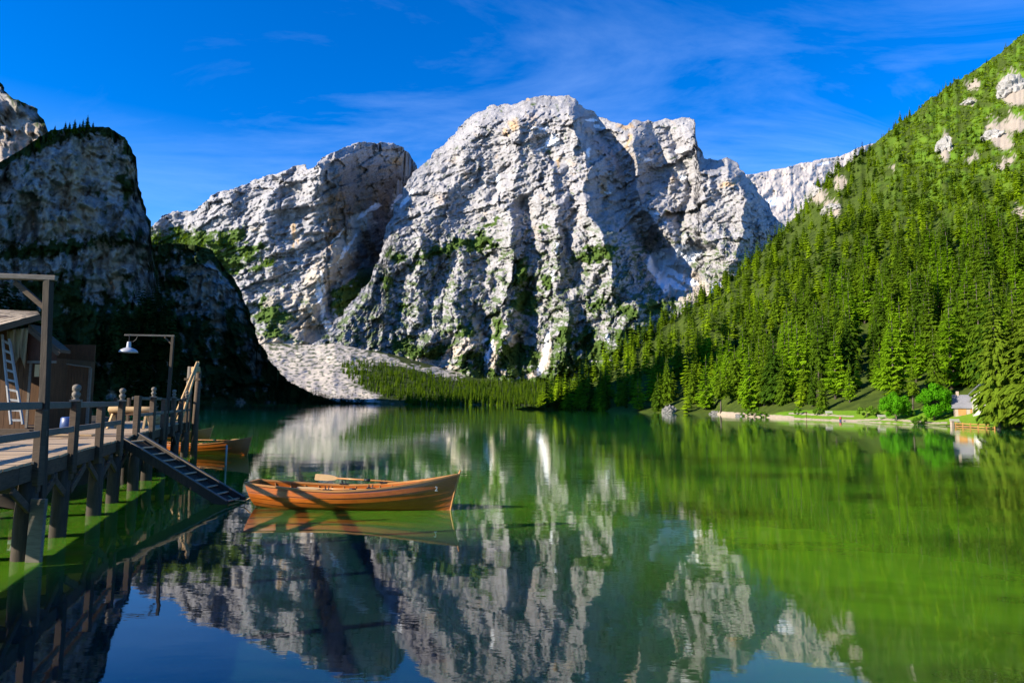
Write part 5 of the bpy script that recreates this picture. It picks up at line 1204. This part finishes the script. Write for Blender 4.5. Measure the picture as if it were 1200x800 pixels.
for k, (px, py, h, wd, lab) in enumerate(((1050.5, 493.5, 34, 0.88, 'smaller round bright green leafy tree on the shore meadow'), (1095, 492.5, 44, 0.84, 'larger round bright green leafy tree beside the chapel annexe'))):
    g = gpos(px, py); hh = h * g.y / F
    t = empty('leafy_tree', g, k * 2.0, lab, 'tree'); t.scale = (hh * wd, hh * wd, hh)
    cm, tm = broadleaf(70 + k, 11000, lumps=44, low=0.14 if k == 0 else 0.03, sx=0.50 if k == 0 else 0.42, leaf=0.030); cm.materials.append(BROADLEAF); link('crown', cm, None, t); link('trunk', tm, None, t)
bkinds = []
for k in range(3):
    cm, tm = broadleaf(80 + k, 900, lumps=12, low=0.0, sx=0.62, leaf=0.07); cm.materials.append(BUSHLEAF); bkinds.append((cm, tm))
BUSH = [(1079.5, 498.5, 13, 'dark green round bush at the water edge below the leafy trees', 1), (884, 489, 12, 'bright green low bush behind the gravel beach', 0), (894, 490, 9, 'small bright green bush beside the gravel beach', 1), (873, 489, 8, 'small pale bush at the start of the gravel beach', 2),
        (1016, 489, 14, 'pale green bush at the forest edge above the meadow bench', 0), (1028, 488, 10, 'small green bush left of the smaller leafy tree', 2), (1193, 500, 16, 'bright green bush beyond the big shore spruce', 0), (960, 486, 10, 'light green bush under the spruces above the meadow', 1), (935, 486, 9, 'low light green bush behind the signpost', 2), (1068, 488, 9, 'light green bush between the two leafy trees', 1)]
for px, py, h, lab, kd in BUSH:
    g = gpos(px, py); hh = h * g.y / F; t = empty('bush', g - Vector((0, 0, 0.05)), px, lab, 'bush'); t.scale = (hh * 1.15, hh * 1.15, hh)
    link('leaves', bkinds[kd][0], None, t); link('stems', bkinds[kd][1], None, t)
# the big spruce and its neighbours on the right of the shore
for px, py, h, kd, lab in ((1171, 505, 185, 7, 'big spreading spruce on the bank in front of the chapel'), (1193, 500, 150, 8, 'broad spruce standing behind the big bank spruce'), (1212, 505, 190, 7, 'broad spruce at the bank beyond the big spruce'), (1240, 508, 200, 8, 'tall spruce farther along the bank')):
    g = gpos(px, py); plant(kd, g - Vector((0, 0, 0.2)), h * g.y / F, px * 1.7, lab, None, 0.80 if px < 1180 else 1.05)
# benches
bm_ = None
for px, py, lab in ((972, 486, 'pale bench by the path at the forest edge'), (1034, 491, 'pale bench on the meadow beside the smaller leafy tree'), (1120, 497, 'tan bench near the plank fence on the bank')):
    g = gpos(px, py); b = empty('bench', g, 0.08, lab, 'bench')
    for k in range(3): MB().box((0, -0.15 + k * .15, 0.46), (1.9, 0.13, 0.05)).build('seat_slat', BENCHW, b)
    for k in range(3): MB().box((0, 0.24 + k * .02, 0.62 + k * .15), (1.9, 0.04, 0.13)).build('back_slat', BENCHW, b)
    for s_ in (-0.75, 0.75):
        MB().box((s_, 0.0, 0.215), (0.10, 0.42, 0.43)).build('leg', STONE, b); MB().beam((s_, 0.22, 0.40), (s_, 0.32, 1.0), 0.07, 0.05).build('back_support', STONE, b)
# posts by the path
g = gpos(945, 490.5); sp = empty('signpost', g, 0.0, 'slim brown signpost with a small board at the end of the beach', 'sign')
MB().beam((0, 0, -.2), (0, 0, 1.9), 0.11, 0.11, up=(0, 1, 0)).build('post', HUTW, sp); MB().box((0, -0.07, 1.6), (0.40, 0.04, 0.45)).build('board', HUTW, sp)
g = gpos(985, 495); lb = empty('litter_bin', g, 0.0, 'small red and blue litter bin by the shore path', 'bin')
MB().lathe((0, 0, 0.0), [(0.20, 0), (0.24, 0.05), (0.25, 0.8), (0.22, 0.82)], 12).build('drum', plain('dark_blue_paint', (0.05, 0.06, 0.14), 0.5), lb); MB().lathe((0, 0, 0.822), [(0.27, 0), (0.29, 0.05), (0.27, 0.35), (0.15, 0.5), (0.0, 0.52)], 12).build('hood', plain('red_paint', (0.42, 0.06, 0.04), 0.5), lb)
# stone pillar and plank fence along the bank
g = gpos(1116, 501); pl = empty('stone_pillar', g, 0.0, 'squat stone pillar at the start of the bank fence', 'pillar')
MB().box((0, 0, 0.45), (0.5, 0.5, 1.3)).build('shaft', STONE, pl, bevel=0.05); MB().box((0, 0, 1.17), (0.60, 0.60, 0.14)).build('cap_stone', STONE, pl, bevel=0.04)
fa, fb = gpos(1120, 501.5), gpos(1166, 504.0)
fn = empty('bank_fence', fa, 0, 'low orange plank fence along the lake bank below the chapel', 'fence')
npst = 6
for k in range(npst):
    q = fa.lerp(fb, k / (npst - 1)); pb(MB().beam((q.x, q.y, q.z - .4), (q.x, q.y, q.z + 1.05), 0.14, 0.14, up=(0, 1, 0)), 'post', ORANGEW, fn)
for k in range(npst - 1):
    a, b = fa.lerp(fb, k / (npst - 1)), fa.lerp(fb, (k + 1) / (npst - 1))
    for z in (0.42, 0.86): pb(MB().beam(a + Vector((.02, -.09, z)), b + Vector((-.02, -.09, z)), 0.05, 0.15), 'plank', ORANGEW, fn)
# boulders
def boulder(name, loc, size, seed, mat, label, cat='rock', group=None):
    import bmesh
    bm = bmesh.new(); bmesh.ops.create_icosphere(bm, subdivisions=4, radius=1)
    co = np.array([v.co for v in bm.verts]); sx_, sy_, sz_ = size
    n = fbm(co[:, 0] * 1.3 + seed, co[:, 1] * 1.3 + co[:, 2] * 1.7, 4, 0.55, seed) * 0.30 + (ridged(co[:, 0] * 2 + co[:, 2], co[:, 1] * 2 - co[:, 2], 3, 0.5, seed + 3) - 0.9) * 0.14
    q = np.round(co * 2.2) / 2.2; co = co * 0.75 + q * 0.25
    for v, c, k in zip(bm.verts, co, n): v.co = Vector((c[0] * sx_, c[1] * sy_, c[2] * sz_)) * (1 + k)
    me = bpy.data.meshes.new(name); bm.to_mesh(me); bm.free()
    for k in ('veg', 'snow', 'scree', 'ochre', 'stain_shade'): me.attributes.new(k, 'FLOAT', 'POINT')
    o = link(name, me, mat); o.location = loc; return tag(o, label, cat, group)
BROCK = rock_mat('boulder_rock', (0.16, 0.155, 0.15), (0.27, 0.255, 0.24), 14.0, bump_d=0.15)
g = gpos(785, 484.5); boulder('boulder', g + Vector((0, 0.5, 0.7)), (2.8, 2.2, 2.6), 3, BROCK, 'large grey boulder at the shore under the shaded spruces')
g = gpos(838, 486.5); boulder('boulder', g + Vector((0, 0, 0.4)), (2.2, 1.6, 1.3), 5, BROCK, 'low grey boulder at the start of the gravel beach')
g = gpos(868, 489); boulder('boulder', g + Vector((0, 0, 0.3)), (1.6, 1.2, 0.9), 8, BROCK, 'small grey boulder beside the pale bush on the beach')
R = random.Random(17)
for k in range(26):
    px = R.uniform(1118, 1200); g = gpos(px, F_ys(px) - R.uniform(0.1, 1.2)); s_ = R.uniform(0.25, 0.6)
    boulder('shore_stone', g + Vector((0, 0, 0.02)), (s_ * 1.3, s_, s_ * .7), 20 + k, BROCK, 'rough grey stone at the waterline of the bank below the fence', 'stone', 'stones along the bank')
CLIFF = rock_mat('outcrop_rock', (0.28, 0.27, 0.26), (0.40, 0.38, 0.36), 3.0, bump_d=0.8)
for px, py, wpx, hpx, lab in ((1188, 106, 15, 17, 'large pale cliff outcrop high on the wooded hillside'), (1107, 175, 5.5, 15, 'narrow pale rock tooth high on the hillside'), (1166, 160, 8, 9, 'pale rock slab beside the upper scree streak'), (956, 228, 7, 10, 'grey crag on the hillside crest above the trees'), (975, 246, 9, 7, 'low grey crag just below the hillside crest'), (1134, 122, 6, 4, 'small pale ledge under the hillside crest')):
    g = gpos(px, py); m_ = g.y / F; boulder('rock_outcrop', g + Vector((0, 3, 0)), (wpx * m_, 9 * 1.0 + wpx * m_ * .3, hpx * m_), int(px) % 97, CLIFF, lab, 'rock')
